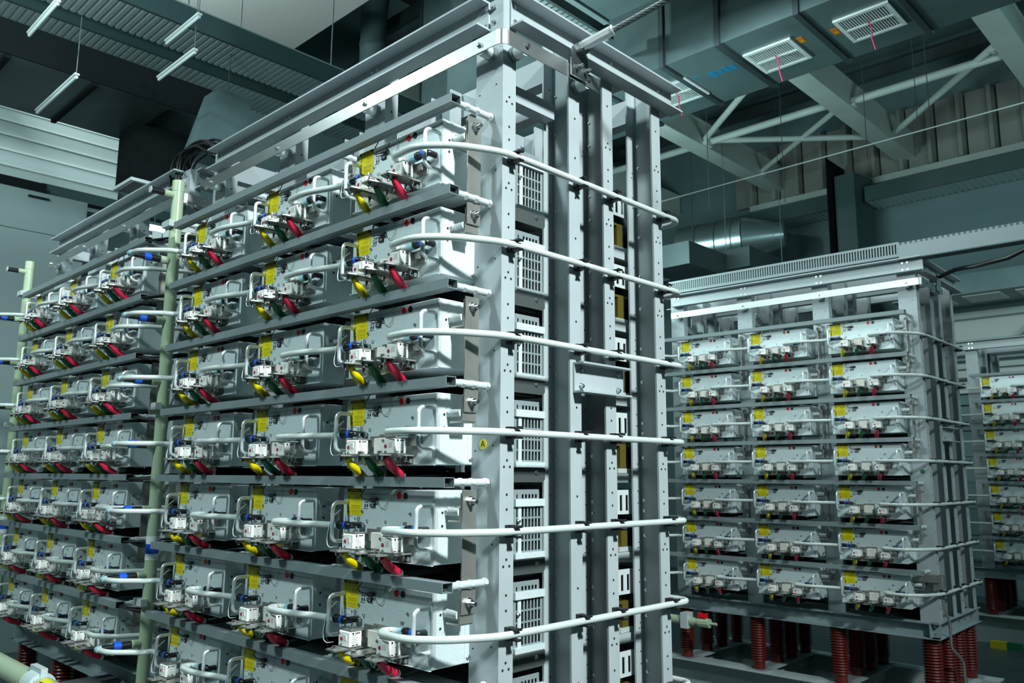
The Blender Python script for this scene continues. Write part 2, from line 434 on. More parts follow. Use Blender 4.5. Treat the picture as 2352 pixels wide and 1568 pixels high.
b.tube(fillet([(0.424, -0.034, 0.103), (0.446, -0.034, 0.103), (0.446, 0, 0.103)], 0.014, 5), 0.0105, 'rubber', n=12)
k = MOD.part('water_outlet', b, None, 'black elbow water fitting')
b = MB(); b.cyl((0.424, -0.034, 0.103), (0.434, -0.034, 0.103), 0.0138, 'blue', n=14); MOD.part('locking_ring', b, k, 'blue locking ring')
# signal plug, wire and fibre
b = MB(); b.cbox(0.170, 0.196, -0.014, 0, 0.182, 0.194, 0.002, 'black'); b.tube([(0.170, -0.007, 0.188), (0.155, -0.007, 0.188)], 0.0035, 'black', n=8); MOD.part('signal_plug', b)
b = MB()
b.tube(fillet([(0.156, -0.007, 0.188), (0.124, -0.009, 0.190), (0.118, -0.014, 0.200), (0.150, -0.010, 0.238)], 0.016, 5), 0.0018, 'cable', n=6)
MOD.part('signal_wire', b)
b = MB(); b.tube(fillet([(0.196, -0.007, 0.186), (0.206, -0.006, 0.168), (0.232, -0.006, 0.160), (0.246, -0.004, 0.178), (0.252, -0.003, 0.223)], 0.02, 5), 0.0011, 'grey_print', n=5); MOD.part('optical_fibre', b)
b = MB(); b.tube(fillet([(0.012, -0.02, 0.150), (0.006, -0.055, 0.120), (0.010, -0.070, 0.050), (0.040, -0.080, 0.028), (0.075, -0.07, 0.036)], 0.03, 5), 0.0016, 'white_plastic', n=6)
b.tube(fillet([(0.016, -0.02, 0.140), (0.004, -0.050, 0.110), (0.004, -0.062, 0.050), (0.030, -0.060, 0.030)], 0.03, 5), 0.0014, 'cable', n=6); MOD.part('sense_wire', b)
# DC terminal on the right-hand side
b = MB(); b.cyl((0.478, 0.052, 0.158), (0.536, 0.052, 0.158), 0.013, 'white_plastic', n=14); b.cyl((0.478, 0.052, 0.158), (0.490, 0.052, 0.158), 0.015, 'white_plastic', n=6, smooth=False); MOD.part('terminal_insulator', b)
b = MB()
b.prism([(0.486, 0.128), (0.541, 0.128), (0.5465, 0.1335), (0.5465, 0.215), (0.5415, 0.215), (0.5415, 0.136), (0.539, 0.1335), (0.486, 0.1335)], 'y', 0.046, 0.100, 'tinned')
MOD.part('terminal_bracket', b)

COLNAME = {0: 'right', 1: 'middle', 2: 'left'}
def module(R, r, c, look='galvanised power module'):
    if R is RACKS['far']:
        lab = f"galvanised power module, {ORD[r-1]} from top in the farthest rack at right edge"
    else:
        lab = f"{look}, {ORD[r-1]} row, {COLNAME[c]} column of the {R['say']}"
    t = thing('power_module', lab, 'power module', at(R, (MODX[c], 0.05, zb(r))), R['rz'], 'power modules in the racks')
    skip = ()
    if R is not RACKS['near'] and R is not RACKS['left']:
        skip = ('optical_fibre', 'sense_wire') if R is RACKS['mid'] else ('optical_fibre', 'sense_wire', 'signal_wire', 'screw', 'inner_sheet', 'perforated_panel', 'marker_sleeve', 'locking_ring')
    MOD.place(t, skip)
for key in ('near', 'left', 'mid'):
    for r in range(1, 8):
        for c in range(3):
            module(RACKS[key], r, c)
for r in range(1, 8): module(RACKS['far'], r, 0)

# ------------------------------------------------------------------ trunking rails in front of the rows
def trunk_kit(x0, x1):
    K = Kit(); b = MB()
    b.box(x0, x1, 0, 0.002, -0.030, 0, 'trunking'); b.box(x0, x1, 0.038, 0.040, -0.030, 0, 'trunking')
    b.box(x0, x1, 0.002, 0.038, -0.030, -0.028, 'trunking'); b.box(x0, x1, 0.002, 0.038, -0.002, 0, 'trunking')
    b.box(x0 + 0.02, x1 - 0.02, 0.006, 0.034, -0.026, -0.006, 'trunking_in')
    n = int((x1-x0)/0.0125)
    for i in range(n):
        x = x0 + 0.0125*i + 0.004
        b.box(x, x+0.004, 0.024, 0.036, -0.0304, -0.030, 'slot_grey'); b.box(x, x+0.004, 0.024, 0.036, 0, 0.0004, 'slot_grey')
    K.part('channel', b)
    for px in POSTX[:3] + [-1.915]:
        if px < x0: continue
        b = MB(); X = px - 0.052
        b.cyl((X, 0.040, -0.015), (X, 0.196, -0.015), 0.0115, 'white_plastic', n=14)
        for y in (0.075, 0.120, 0.180): b.cyl((X, y, -0.015), (X, y+0.013, -0.015), 0.0140, 'white_plastic', n=6, smooth=False)
        K.part('standoff', b, None, 'white plastic standoff rod')
    return K
TRK = trunk_kit(-2.03, -0.032); TRKF = trunk_kit(-0.70, -0.032)
for key in ('near', 'left', 'mid', 'far'):
    R = RACKS[key]
    for r in range(1, 8):
        w = f"grey cable trunking above the {ORD[r-1]} row of modules, {R['say']}"
        t = thing('cable_trunking', w, 'cable trunking', at(R, (0, 0, zr(r))), R['rz'], 'trunking rails across the racks')
        (TRKF if key == 'far' else TRK).place(t)

# ------------------------------------------------------------------ cooling hoses
HR = 0.0115
def hose_link():
    """from the outlet of one module to the inlet of the next (module-local x)"""
    K = Kit(); b = MB()
    b.tube(fillet([(0.376, -0.034, 0), (0.338, -0.034, 0), (0.322, -0.062, 0), (0.345, -0.092, 0), (0.46, -0.098, 0), (0.60, -0.052, 0), (0.665, -0.045, 0)], 0.05, 7), HR, 'hose', n=14)
    K.part('tubing', b)
    for x0, x1, y in ((0.392, 0.366, -0.034), (0.655, 0.686, -0.045)):
        b = MB(); b.cyl((x0, y, 0), (x1, y, 0), 0.0132, 'collar', n=14); K.part('collar', b, None, 'light blue hose collar')
    b = MB(); b.box(0.470, 0.473, -0.1095, -0.1090, -0.004, 0.006, 'grey_print')
    return K
def hose_wrap():
    """from the outlet of the right-hand module round the end of the rack (rack-local, relative to hose height)"""
    K = Kit(); b = MB(); xl = MODX[0]
    pts = [(xl+0.376, 0.016, 0), (xl+0.338, 0.016, 0), (xl+0.322, -0.012, 0), (xl+0.345, -0.042, 0), (xl+0.47, -0.050, 0), (-0.045, 0.030, 0),
           (0.026, 0.175, 0), (0.030, 0.30, 0), (0.030, 1.02, 0), (0.032, 1.175, 0), (0.005, 1.212, 0), (-0.06, 1.215, 0), (-0.22, 1.215, 0)]
    b.tube(fillet(pts, 0.05, 6), HR, 'hose', n=14); K.part('tubing', b)
    b = MB(); b.cyl((xl+0.392, 0.016, 0), (xl+0.366, 0.016, 0), 0.0132, 'collar', n=14); K.part('collar', b, None, 'light blue hose collar')
    for y in (0.236, 0.572, 0.768, 1.094):
        b = MB()
        b.box(0.0005, 0.017, y-0.014, y+0.014, -0.019, 0.019, 'black')
        b.box(0.017, 0.048, y-0.010, y+0.010, 0.0125, 0.0180, 'black'); b.box(0.017, 0.048, y-0.010, y+0.010, -0.0180, -0.0125, 'black')
        b.cyl((0.047, y-0.012, 0.0152), (0.047, y+0.012, 0.0152), 0.0045, 'black', n=8); b.cyl((0.047, y-0.012, -0.0152), (0.047, y+0.012, -0.0152), 0.0045, 'black', n=8)
        K.part('hose_clip', b, None, 'black plastic hose clip')
    return K
PX, PY = -2.150, 0.060
def hose_feed():
    K = Kit(); b = MB(); xl = MODX[2]
    b.tube(fillet([(PX, -0.150, 0), (PX+0.015, -0.150, 0), (PX+0.10, -0.145, 0), (PX+0.20, -0.04, 0), (xl-0.05, 0.005, 0), (xl+0.02, 0.005, 0)], 0.06, 6), HR, 'hose', n=14); K.part('tubing', b)
    b = MB(); b.cyl((xl+0.010, 0.005, 0), (xl+0.040, 0.005, 0), 0.0132, 'collar', n=14); K.part('collar', b, None, 'light blue hose collar')
    b = MB(); b.tube(fillet([(PX, -0.135, 0), (PX, -0.152, 0), (PX+0.028, -0.150, 0)], 0.012, 5), 0.0135, 'collar', n=14); K.part('collar', b, None, 'light blue hose collar')
    return K
HL, HW, HF = hose_link(), hose_wrap(), hose_feed()
for key in ('near', 'left', 'mid', 'far'):
    R = RACKS[key]
    for r in range(1, 8):
        for c in (2, 1):
            if key == 'far': continue
            lab = f"white hose joining {COLNAME[c]} and {COLNAME[c-1]} modules of {ORD[r-1]} row, {R['say']}"
            HL.place(thing('cooling_hose', lab, 'hose', at(R, (MODX[c], 0.05, zt(r))), R['rz'], 'water hoses between modules'))
        lab = f"white hose wrapping the right end of the {ORD[r-1]} row, {R['say']}"
        HW.place(thing('cooling_hose', lab, 'hose', at(R, (0, 0, zt(r))), R['rz'], 'water hoses round the rack ends'))
        if key == 'far':
            b = MB(); b.tube([(-0.607-0.35, 0.0, 0), (-0.607+0.03, 0.005, 0)], HR, 'hose')
            o = obj('cooling_hose', b, None, at(R, (0, 0, zt(r))), R['rz'])
            tag(o, f"white hose at the left of the {ORD[r-1]} module, farthest rack", 'hose', 'water hoses between modules')
        else:
            lab = f"short white hose feeding the left module of {ORD[r-1]} row, {R['say']}"
            HF.place(thing('cooling_hose', lab, 'hose', at(R, (0, 0, zt(r))), R['rz'], 'water hoses from the manifold pipes'))

# ------------------------------------------------------------------ green manifold pipes
def manifold():
    K = Kit(); b = MB()
    b.cyl((PX, PY, -0.06), (PX, PY, 2.50), 0.0285, 'pipe_green', n=24)
    b.cyl((PX, PY, 2.46), (PX, PY, 2.515), 0.0300, 'pipe_green', n=24)
    K.part('pipe', b)
    for r in range(1, 8):
        z = zt(r)
        b = MB(); b.cyl((PX, PY-0.02, z), (PX, PY-0.065, z), 0.019, 'pipe_green', n=16); k = K.part('branch', b)
        b = MB(); b.cyl((PX, PY-0.062, z), (PX, PY-0.112, z), 0.0165, 'rubber', n=14); b.cyl((PX, PY-0.140, z), (PX, PY-0.205, z), 0.0125, 'rubber', n=14); K.part('coupling', b, k, 'black hose coupling')
        b = MB(); b.cyl((PX, PY-0.110, z), (PX, PY-0.142, z), 0.0175, 'blue', n=14); b.box(PX-0.006, PX+0.006, PY-0.140, PY-0.112, z+0.015, z+0.021, 'blue'); K.part('locking_ring', b, k, 'blue locking ring')
    z = 2.44
    b = MB(); b.cyl((PX, PY-0.02, z), (PX, PY-0.07, z), 0.017, 'pipe_green', n=16); k = K.part('branch', b)
    b = MB(); b.cyl((PX, PY-0.066, z), (PX, PY-0.135, z), 0.0150, 'rubber', n=14); b.cyl((PX, PY-0.134, z), (PX, PY-0.139, z), 0.0165, 'white_plastic', n=14); K.part('air_vent', b, k)
    for z in (2.285, 1.385, 0.485):
        b = MB(); b.box(PX-0.045, PX+0.040, PY-0.050, PY-0.020, z-0.016, z+0.016, 'white_plastic'); b.box(PX-0.045, PX-0.028, PY-0.03, 0.20, z-0.016, z+0.016, 'white_plastic'); K.part('pipe_clamp', b)
    b = MB()
    b.cyl((PX, PY, 0.672), (PX, PY, 0.78), 0.0292, 'white_paper', n=24); b.cyl((PX, PY, 0.700), (PX, PY, 0.745), 0.0296, 'blue', n=24); K.part('flow_sticker', b, None, 'white flow sticker with a blue band')
    return K
MAN = manifold()
MAN.place(thing('manifold_pipe', 'pale green vertical manifold pipe between the near rack and the left rack', 'pipe', at(RACKS['near'], (0,0,0)), 0, 'manifold pipes'))
MAN.place(thing('manifold_pipe', 'pale green vertical manifold pipe at the far left edge', 'pipe', at(RACKS['left'], (0,0,0)), 0, 'manifold pipes'))
MAN.place(thing('manifold_pipe', 'green manifold pipe at the left end of the right-hand rack, mostly hidden', 'pipe', at(RACKS['mid'], (0,0,0)), TH2, 'manifold pipes'))

# ------------------------------------------------------------------ steel rack frames
Y1, Y2, Y3, Y4 = 0.198, 0.596, 0.795, 1.119
def post_mesh(k):
    """channel post at rack x = 0 (spans -0.128..0); k = 0 front (opens back), 1-3 open to the front"""
    b = MB(); t = 0.0075; H0, H1 = 0.109, 2.672
    y = (Y1, Y2, Y3, Y4)[k]; yf = y + 0.062 if k == 0 else y - 0.060
    channel(b, 'z', H0, H1, -0.128, 0, y, yf, t, 'painted_steel')
    ym = (y + yf)/2
    for r in range(0, 8):
        z = zt(r)
        for dz, dy in ((0.065, 0), (-0.085, 0.0), (-0.105, -0.013), (-0.105, 0.013), (-0.19, 0)) if k != 1 else ((0.1, 0.004), (-0.05, 0.004)):
            b.disc((0, ym + dy, z + dz), (1,0,0), 0.0042, 'hole')
            b.disc((-0.128 + t, ym + dy*0.5, z + dz), (1,0,0), 0.0030, 'hole')
        if k == 0:
            b.disc((-0.030, y, z - 0.04), (0,-1,0), 0.003, 'hole'); b.disc((-0.110, y, z - 0.055), (0,-1,0), 0.003, 'hole')
        else:
            for dz in ((-0.06, 0.035, 0.075) if k > 1 else (-0.075, 0.075)):
                b.hexbolt((-0.106, y, z + dz), (0,-1,0), 0.0075, 0.009, 'steel', 0.004)
    return b
def top_beam(x0, x1):
    b = MB(); channel(b, 'x', x0, x1, 2.567, 2.672, Y1, Y1-0.062, 0.0075, 'painted_steel')
    for px in POSTX:
        for dx in (-0.08, -0.045):
            for z in (2.592, 2.645): b.hexbolt((px + dx, Y1, z), (0,-1,0), 0.0085, 0.010, 'steel', 0.004)
    return b
FRAME = Kit()
pm = [post_mesh(k).mesh('post') for k in range(4)]
def place_posts(root, R):
    for k in range(4):
        for px in POSTX:
            o = bpy.data.objects.new('post', pm[k]); C.objects.link(o); o.parent = root; o.location = (px, 0, 0)
FRAME.part('top_beam', top_beam(-2.02, -0.064))
b = MB(); channel(b, 'y', 0.227, 1.20, 2.567, 2.672, 0.0, 0.062, 0.0075, 'painted_steel')
for y in (0.245, 0.58, 0.78, 1.10):
    for z in (2.592, 2.645): b.hexbolt((0, y, z), (1,0,0), 0.0085, 0.010, 'steel', 0.004)
for y in (0.42, 0.69): b.disc((0, y, 2.615), (1,0,0), 0.005, 'hole')
FRAME.part('end_beam', b)
b = MB(); channel(b, 'y', 0.227, 1.20, 2.567, 2.672, -2.06, -2.12, 0.0075, 'painted_steel'); FRAME.part('end_beam', b)
for y0, y1 in ((0.604, 0.664), (0.803, 0.863), (1.127, 1.187)):
    b = MB(); channel(b, 'x', -2.06, -0.002, 2.567, 2.672, y0, y1, 0.0075, 'painted_steel'); FRAME.part('inner_beam', b)
for px in POSTX:
    b = MB(); b.box(px-0.128, px-0.072, 0.262, 0.54, 2.36, 2.42, 'painted_steel'); FRAME.part('tie_beam', b)
# base
b = MB(); channel(b, 'x', -2.075, 0.0, 0.0, 0.109, 0.21, 0.148, 0.008, 'base_paint')
for px in POSTX:
    for dx in (-0.075, -0.04):
        for z in (0.03, 0.08): b.hexbolt((px + dx, 0.21, z), (0,-1,0), 0.008, 0.009, 'steel')
FRAME.part('base_beam', b)
b = MB(); channel(b, 'y', 0.148, 1.20, 0.0, 0.109, -0.060, 0.004, 0.008, 'base_paint')
for y in (0.28, 0.36, 0.55, 0.80, 0.95, 1.12): b.hexbolt((-0.060+0.008, y, 0.04), (1,0,0), 0.008, 0.009, 'steel')
FRAME.part('base_beam', b)
b = MB(); channel(b, 'x', -2.075, 0.0, 0.0, 0.109, 1.14, 1.20, 0.008, 'base_paint'); FRAME.part('base_beam', b)
b = MB(); channel(b, 'y', 0.148, 1.20, 0.0, 0.109, -2.02, -2.08, 0.008, 'base_paint'); FRAME.part('base_beam', b)
b = MB(); b.box(-2.02, -0.062, 0.222, 1.138, 0.010, 0.016, 'shelf_dark'); FRAME.part('base_plate', b)
# shelves that carry the modules
for r in range(1, 8):
    b = MB(); z = zb(r) - 0.004
    for px in POSTX[:3]:
        for xa in (px-0.140, px-0.600):
            b.box(xa, xa+0.03, 0.205, 0.53, z-0.004, z-0.001, 'shelf_dark')
            b.prism([(0.205, z-0.05), (0.52, z-0.05), (0.53, z-0.04), (0.53, z-0.004), (0.205, z-0.004)], 'x', xa+0.027, xa+0.030, 'shelf_dark')
            b.hexbolt((xa+0.030, 0.485, z-0.018), (1,0,0), 0.006, 0.006, 'steel')
        b.box(px-0.642, px-0.128, 0.30, 0.50, z-0.058, z-0.055, 'shelf_dark')
    FRAME.part('module_shelf', b)
# short channel bolted across two end posts
b = MB(); channel(b, 'y', 0.55, 0.83, 1.352, 1.457, 0.001, 0.048, 0.0065, 'painted_steel')
for y in (0.585, 0.795):
    for z in (1.376, 1.434): b.hexbolt((0.0075, y, z), (1,0,0), 0.0085, 0.010, 'steel', 0.004)
FRAME.part('lifting_bracket', b)
FSAY = {'near': 'tall grey steel rack frame nearest the camera with a yellow A sticker',
        'left': 'grey steel rack frame at far left, beyond the green pipe',
        'mid': 'grey steel rack frame at right, on red insulators',
        'far': 'distant grey steel rack frame at the right edge'}
FR = {}
for key in ('near', 'left', 'mid', 'far'):
    R = RACKS[key]
    t = thing('rack_frame', FSAY[key], 'rack frame', at(R, (0,0,0)), R['rz'], 'steel rack frames')
    place_posts(t, R); FRAME.place(t); FR[key] = t
b = MB(); b.cyl((-0.075, Y1, 1.167), (-0.075, Y1-0.0012, 1.167), 0.0165, 'label_yellow', n=28); b.text('A', 0.030, (-0.075, Y1, 1.167), (1,0,0), (0,0,1), 'ink', (0,-0.0018,0))
b2 = MB(); b2.cyl((-0.045, Y1, 1.13), (-0.045, Y1-0.0012, 1.13), 0.016, 'stripe_green', n=24); plabel(obj('round_sticker', b2, FR['mid']), 'small green round sticker')
plabel(obj('letter_sticker', b, FR['near']), 'yellow round sticker with the letter A')

# rear equipment seen between the end posts
REAR = Kit()
b = MB()
hl = [(1.008, 1.024, 0.135, 0.195), (1.046, 1.062, 0.135, 0.195)]
b.plate('x', -0.152, -0.148, 0.86, 1.118, 0.122, 0.215, hl + [(0.90, 0.916, 0.135, 0.195), (0.94, 0.956, 0.135, 0.195)], 'white_plastic')
REAR.part('slotted_bracket', b)
b = MB(); b.cyl((-0.19, 0.985, -0.015), (-0.19, 0.985, 0.085), 0.028, 'sheet_yellow', n=18); b.box(-0.22, -0.16, 1.030, 1.075, 0.0, 0.085, 'bakelite'); b.box(-0.22, -0.16, 0.96, 1.10, 0.085, 0.095, 'bakelite')
REAR.part('coil', b, None, 'yellow wound coil')
b = MB(); b.box(-0.21, -0.155, 1.01, 1.09, -0.02, -0.002, 'alu'); REAR.part('clamp_bar', b)
b = MB(); b.box(-0.56, -0.148, 0.86, 1.30, -0.057, -0.022, 'painted_steel'); REAR.part('tray', b)
b = MB(); b.box(-0.60, -0.16, 1.13, 1.30, -0.02, 0.215, 'galvanised_dark'); b.box(-0.60, -0.22, 0.87, 1.13, -0.02, 0.215, 'hole'); REAR.part('core_box', b)
for key in ('near', 'mid'):
    for r in range(1, 8):
        R = RACKS[key]
        REAR.place(thing('rear_module', f"rear unit with slotted white bracket and yellow coil, {ORD[r-1]} row, {R['say']}", 'power module', at(R, (0, 0, zb(r))), R['rz'], 'rear units between the end posts'))

# tinned bars that join the DC terminals of rows 1-2, 3-4 and 5-6
BAR = Kit()
b = MB(); b.cbox(-0.0600, -0.0540, 0.096, 0.154, -0.140, 0.224, 0.001, 'tinned'); BAR.part('bar', b)
for z in (0.190, -0.108):
    b = MB(); b.hexbolt((-0.054, 0.125, z), (1,0,0), 0.0125, 0.014, 'steel', 0.016); BAR.part('bolt', b)
ENDB = Kit()
b = MB(); b.cbox(-0.0600, -0.0540, 0.096, 0.154, 0.140, 0.224, 0.001, 'tinned'); ENDB.part('bar', b)
b = MB(); b.hexbolt((-0.054, 0.125, 0.190), (1,0,0), 0.0125, 0.014, 'steel', 0.016); ENDB.part('bolt', b)
for key in ('near', 'left', 'mid'):
    R = RACKS[key]
    for c in range(3):
        for r in (1, 3, 5):
            BAR.place(thing('busbar_link', f"tinned busbar linking {ORD[r-1]} and {ORD[r]} rows, {COLNAME[c]} column of {R['say']}", 'busbar', at(R, (-PITCH*c, 0, zb(r))), R['rz'], 'busbars between the rows'))
        ENDB.place(thing('busbar_link', f"short tinned busbar beside the bottom module, {COLNAME[c]} column of {R['say']}", 'busbar', at(R, (-PITCH*c, 0, zb(7))), R['rz'], 'busbars between the rows'))

for r in (5, 6, 7):
    b = MB(); b.box(-2.337-0.05, -2.337+0.285, 0.150, 0.156, zb(r)+0.150, zb(r)+0.215, 'tinned')
    tag(obj('busbar_bridge', b), f"beige flat bar crossing behind the green pipe, {ORD[r-1]} row, between the two near racks", 'busbar', 'flat bars behind the green pipe')
# polished strip round the top, on round insulators
STR = Kit()
b = MB()
path = [(-2.02, 0.135), (0.030, 0.135)] + [(0.030+0.030*math.sin(a), 0.165-0.030*math.cos(a)) for a in [PI/12*i for i in range(1, 7)]] + [(0.060, 0.64)]
def ribbon(b, path, z0, z1, t, m):
    n = len(path); P = [Vector((p[0], p[1], 0)) for p in path]; out = []
    for i in range(n):
        d = (P[min(i+1, n-1)] - P[max(i-1, 0)]).normalized(); nn = Vector((d.y, -d.x, 0)); out.append((P[i], P[i] - nn*t))
    vs = []
    for a, c in out: vs += [(a.x, a.y, z0), (a.x, a.y, z1), (c.x, c.y, z1), (c.x, c.y, z0)]
    fs = []
    for i in range(n-1):
        o = 4*i
        for k in range(4): fs.append((o+k, o+(k+1)%4, o+4+(k+1)%4, o+4+k))
    b.add(vs, fs, m, False); b.add(vs, [(0,1,2,3), (4*n-4, 4*n-3, 4*n-2, 4*n-1)], m)
ribbon(b, path, 2.458, 2.509, 0.004, 'stainless'); STR.part('strip', b)
for px in (-0.05, -0.05-PITCH, -0.05-2*PITCH, -0.05-3*PITCH+0.02):
    b = MB(); b.cyl((px, 0.139, 2.474), (px, 0.190, 2.474), 0.0225, 'white_plastic', n=18); b.cyl((px, 0.180, 2.474), (px, 0.197, 2.474), 0.0245, 'galvanised_dark', n=18); b.hexbolt((px, 0.135, 2.484), (0,-1,0), 0.008, 0.010, 'steel'); STR.part('standoff', b)
for y in (0.245, 0.572):
    b = MB(); b.cyl((0.056, y, 2.474), (0.008, y, 2.474), 0.0225, 'white_plastic', n=18); b.cyl((0.018, y, 2.474), (0.001, y, 2.474), 0.0245, 'galvanised_dark', n=18); b.hexbolt((0.060, y+.005, 2.486), (1,0,0), 0.008, 0.010, 'steel'); STR.part('standoff', b)
SSAY = {'near': 'polished steel strip bent round the top corner of the near rack', 'left': 'polished steel strip along the top of the left rack', 'mid': 'polished steel strip along the top of the right-hand rack'}
for key in ('near', 'left', 'mid'):
    R = RACKS[key]
    STR.place(thing('guard_strip', SSAY[key], 'metal strip', at(R, (0,0,0)), R['rz'], 'polished strips round the rack tops'))

# ------------------------------------------------------------------ red post insulators and base frames
def insulator_mesh():
    b = MB(); prof = [(0.046, -0.398), (0.046, -0.345)]
    n = 17
    for i in range(n):
        z = -0.340 + 0.0195*i
        prof += [(0.048, z), (0.0625, z+0.004), (0.0625, z+0.007), (0.048, z+0.013)]
    prof += [(0.046, -0.006), (0.046, -0.001)]
    b.lathe((0,0,0), prof, 'insulator', n=22)
    return b.mesh('post_insulator')
INS = insulator_mesh()
RW = ['front', 'second', 'third', 'back']
for key in ('near', 'left', 'mid', 'far'):
    R = RACKS[key]
    for ri, y in enumerate((0.235, 0.56, 0.82, 1.10)):
        for ci, px in enumerate(POSTX):
            if key in ('near', 'left') and ri > 1: continue
            if key == 'far' and ci > 1: continue
            o = obj('post_insulator', INS, None, at(R, (px-0.075, y, 0)), R['rz'])
            tag(o, f"ribbed red insulator, {RW[ri]} row, {['first','second','third','fourth'][ci]} from right under the {R['say']}", 'insulator', 'red insulators under the racks')
BASE = Kit()
b = MB()
channel(b, 'x', -2.30, 0.12, -0.748, -0.400, 0.30, 0.13, 0.012, 'frame_paint')
BASE.part('front_beam', b)
b = MB(); channel(b, 'x', -2.30, 0.12, -0.748, -0.400, 1.06, 1.22, 0.012, 'frame_paint'); BASE.part('back_beam', b)
for px in POSTX:
    b = MB(); channel(b, 'y', 0.30, 1.06, -0.50, -0.400, px-0.04, px-0.12, 0.010, 'frame_paint'); b.box(px-0.16, px+0.01, 0.14, 1.2, -0.410, -0.400, 'frame_paint'); BASE.part('cross_beam', b)
for key, s in (('near', 'pale grey steel base frame under the near rack'), ('left', 'pale grey steel base frame under the left rack'), ('mid', 'pale grey steel base frame under the red insulators of the right-hand rack'), ('far', 'distant pale grey base frame behind the striped floor band')):
    R = RACKS[key]
    BASE.place(thing('base_frame', s, 'base frame', at(R, (0, 0, 0)), R['rz'], 'steel base frames'))

#ENVIRONMENT
# ------------------------------------------------------------------ hall
mat('wall_paint', (0.12, 0.19, 0.20), 0.6, noise=(0.6, 0.10, 'n'))
mat('panel_paint', (0.20, 0.27, 0.275), 0.5, noise=(0.5, 0.08, 'n'))
mat('corrugated', (0.50, 0.60, 0.60), 0.4)
mat('duct', (0.13, 0.20, 0.205), 0.42, 0.35, noise=(1.6, 0.22, 'n'))
mat('duct_dark', (0.007, 0.011, 0.012), 0.9, spec=0.1)
mat('duct_grey', (0.060, 0.085, 0.09), 0.4, 0.3, noise=(1.2, 0.35, 'n'))
mat('girder', (0.42, 0.49, 0.47), 0.55, noise=(1.5, 0.08, 'n'))
mat('roof', (0.010, 0.012, 0.012), 0.8)
mat('soffit', (0.55, 0.58, 0.57), 0.6)
mat('floor_mat', (0.055, 0.08, 0.085), 0.35, noise=(2.0, 0.15, 'n'))
mat('stripe_yellow', (0.55, 0.42, 0.01), 0.45)
mat('grille', (0.72, 0.80, 0.80), 0.45); mat('void', (0.02, 0.05, 0.055), 0.7)
mat('tray_dark', (0.035, 0.070, 0.072), 0.5); mat('tray_metal', (0.42, 0.52, 0.53), 0.3, 0.4)
mat('blue_mark', (0.01, 0.20, 0.38), 0.5); mat('ribbon', (0.50, 0.02, 0.10), 0.5); mat('orange', (0.70, 0.18, 0.01), 0.5)
mat('lit_panel', (0.9, 0.95, 1), 0.5, emit=(0.85, 0.97, 1.0), est=14.0)
mat('tube_glass', (0.50, 0.58, 0.58), 0.4)
mat('cream', (0.20, 0.215, 0.195), 0.6, noise=(2, 0.05, 'n'))
mat('round_duct', (0.33, 0.44, 0.45), 0.28, 0.8)

FZ = -0.75
b = MB(); b.box(-10, 8, -9, 14, FZ-0.2, FZ, 'floor_mat'); struct('floor', b)
b = MB(); b.box(-10, 8, -9, 14, 9.2, 9.4, 'roof'); struct('ceiling', b)
b = MB(); b.box(-10, 8, 13.0, 13.2, FZ, 9.2, 'wall_paint'); struct('wall_back', b)
b = MB(); b.box(-10, 8, -9.2, -9, FZ, 9.2, 'wall_paint'); struct('wall_front', b)
b = MB(); b.box(8, 8.2, -9, 14, FZ, 9.2, 'wall_paint'); struct('wall_right', b)
b = MB(); b.box(-9.0, -8.8, -9, 14, FZ, 9.2, 'wall_paint'); struct('wall_left', b)
b = MB(); b.box(-8.8, -6.0, -8.9, 4.03, 7.0, 7.15, 'soffit'); struct('trim_1', b)        # pale soffit under part of the roof
# corrugated sheet on the left wall
b = MB(); b.box(-8.75, -8.60, -8.9, 2.05, 4.20, 5.215, 'corrugated')
for z in (4.344, 4.53, 4.709, 4.887, 5.055, 5.20): b.prism([(-8.60, z-0.030), (-8.575, z-0.012), (-8.575, z+0.012), (-8.60, z+0.018)], 'y', -8.9, 2.05, 'corrugated') if False else b.box(-8.60, -8.570, -8.9, 2.05, z-0.011, z+0.011, 'grille')
struct('trim_2', b)
# partition with a seam and its dark head rail
b = MB(); b.box(-8.10, -8.00, -8.9, 1.52, FZ, 3.655, 'panel_paint'); b.box(-8.10, -8.00, -8.9, 1.52, 3.662, 4.112, 'panel_paint'); b.box(-8.09, -8.02, -8.9, 1.50, 3.64, 3.67, 'duct_dark')
tag(obj('partition_wall', b), 'smooth pale partition at far left with a thin seam and a slot handle', 'partition')
b = MB(); b.box(-8.0, -7.985, 0.91, 1.12, 4.036, 4.060, 'duct_dark'); o = obj('slot_handle', b); o.parent = bpy.data.objects['partition_wall']
b = MB(); b.box(-8.45, -8.30, 1.12, 6.0, 4.20, 4.325, 'tray_dark'); b.box(-8.5, -8.12, -8.9, 1.12, 4.15, 4.26, 'duct_dark'); tag(obj('head_rail', b), 'dark steel rail above the pale partition at the left', 'rail')

# ducts on the left
K = Kit()
b = MB(); b.box(-6.62, -5.50, -8.9, 2.0, 4.425, 4.71, 'duct_grey'); b.box(-5.50, -5.485, -8.9, 2.0, 4.425, 4.72, 'duct_dark')
K.part('trunk', b)
for y in (0.02, 0.70, 1.35):
    b = MB(); b.box(-6.62, -5.50, y-0.02, y+0.02, 4.395, 4.425, 'duct_dark'); K.part('flange', b)
b = MB(); b.box(-6.45, -6.02, 1.26, 1.80, 3.84, 4.425, 'duct_dark'); k = K.part('drop', b)
b = MB(); b.box(-6.47, -6.00, 1.24, 1.82, 3.815, 3.845, 'grille')
for i in range(12): b.box(-6.43 + 0.034*i, -6.415 + 0.034*i, 1.28, 1.78, 3.812, 3.816, 'void')
K.part('grille', b, k, 'white grille at the foot of the black drop')
K.place(thing('air_duct', 'wide dark duct at upper left with a black square drop and white grille', 'duct', (0,0,0)))
b = MB()
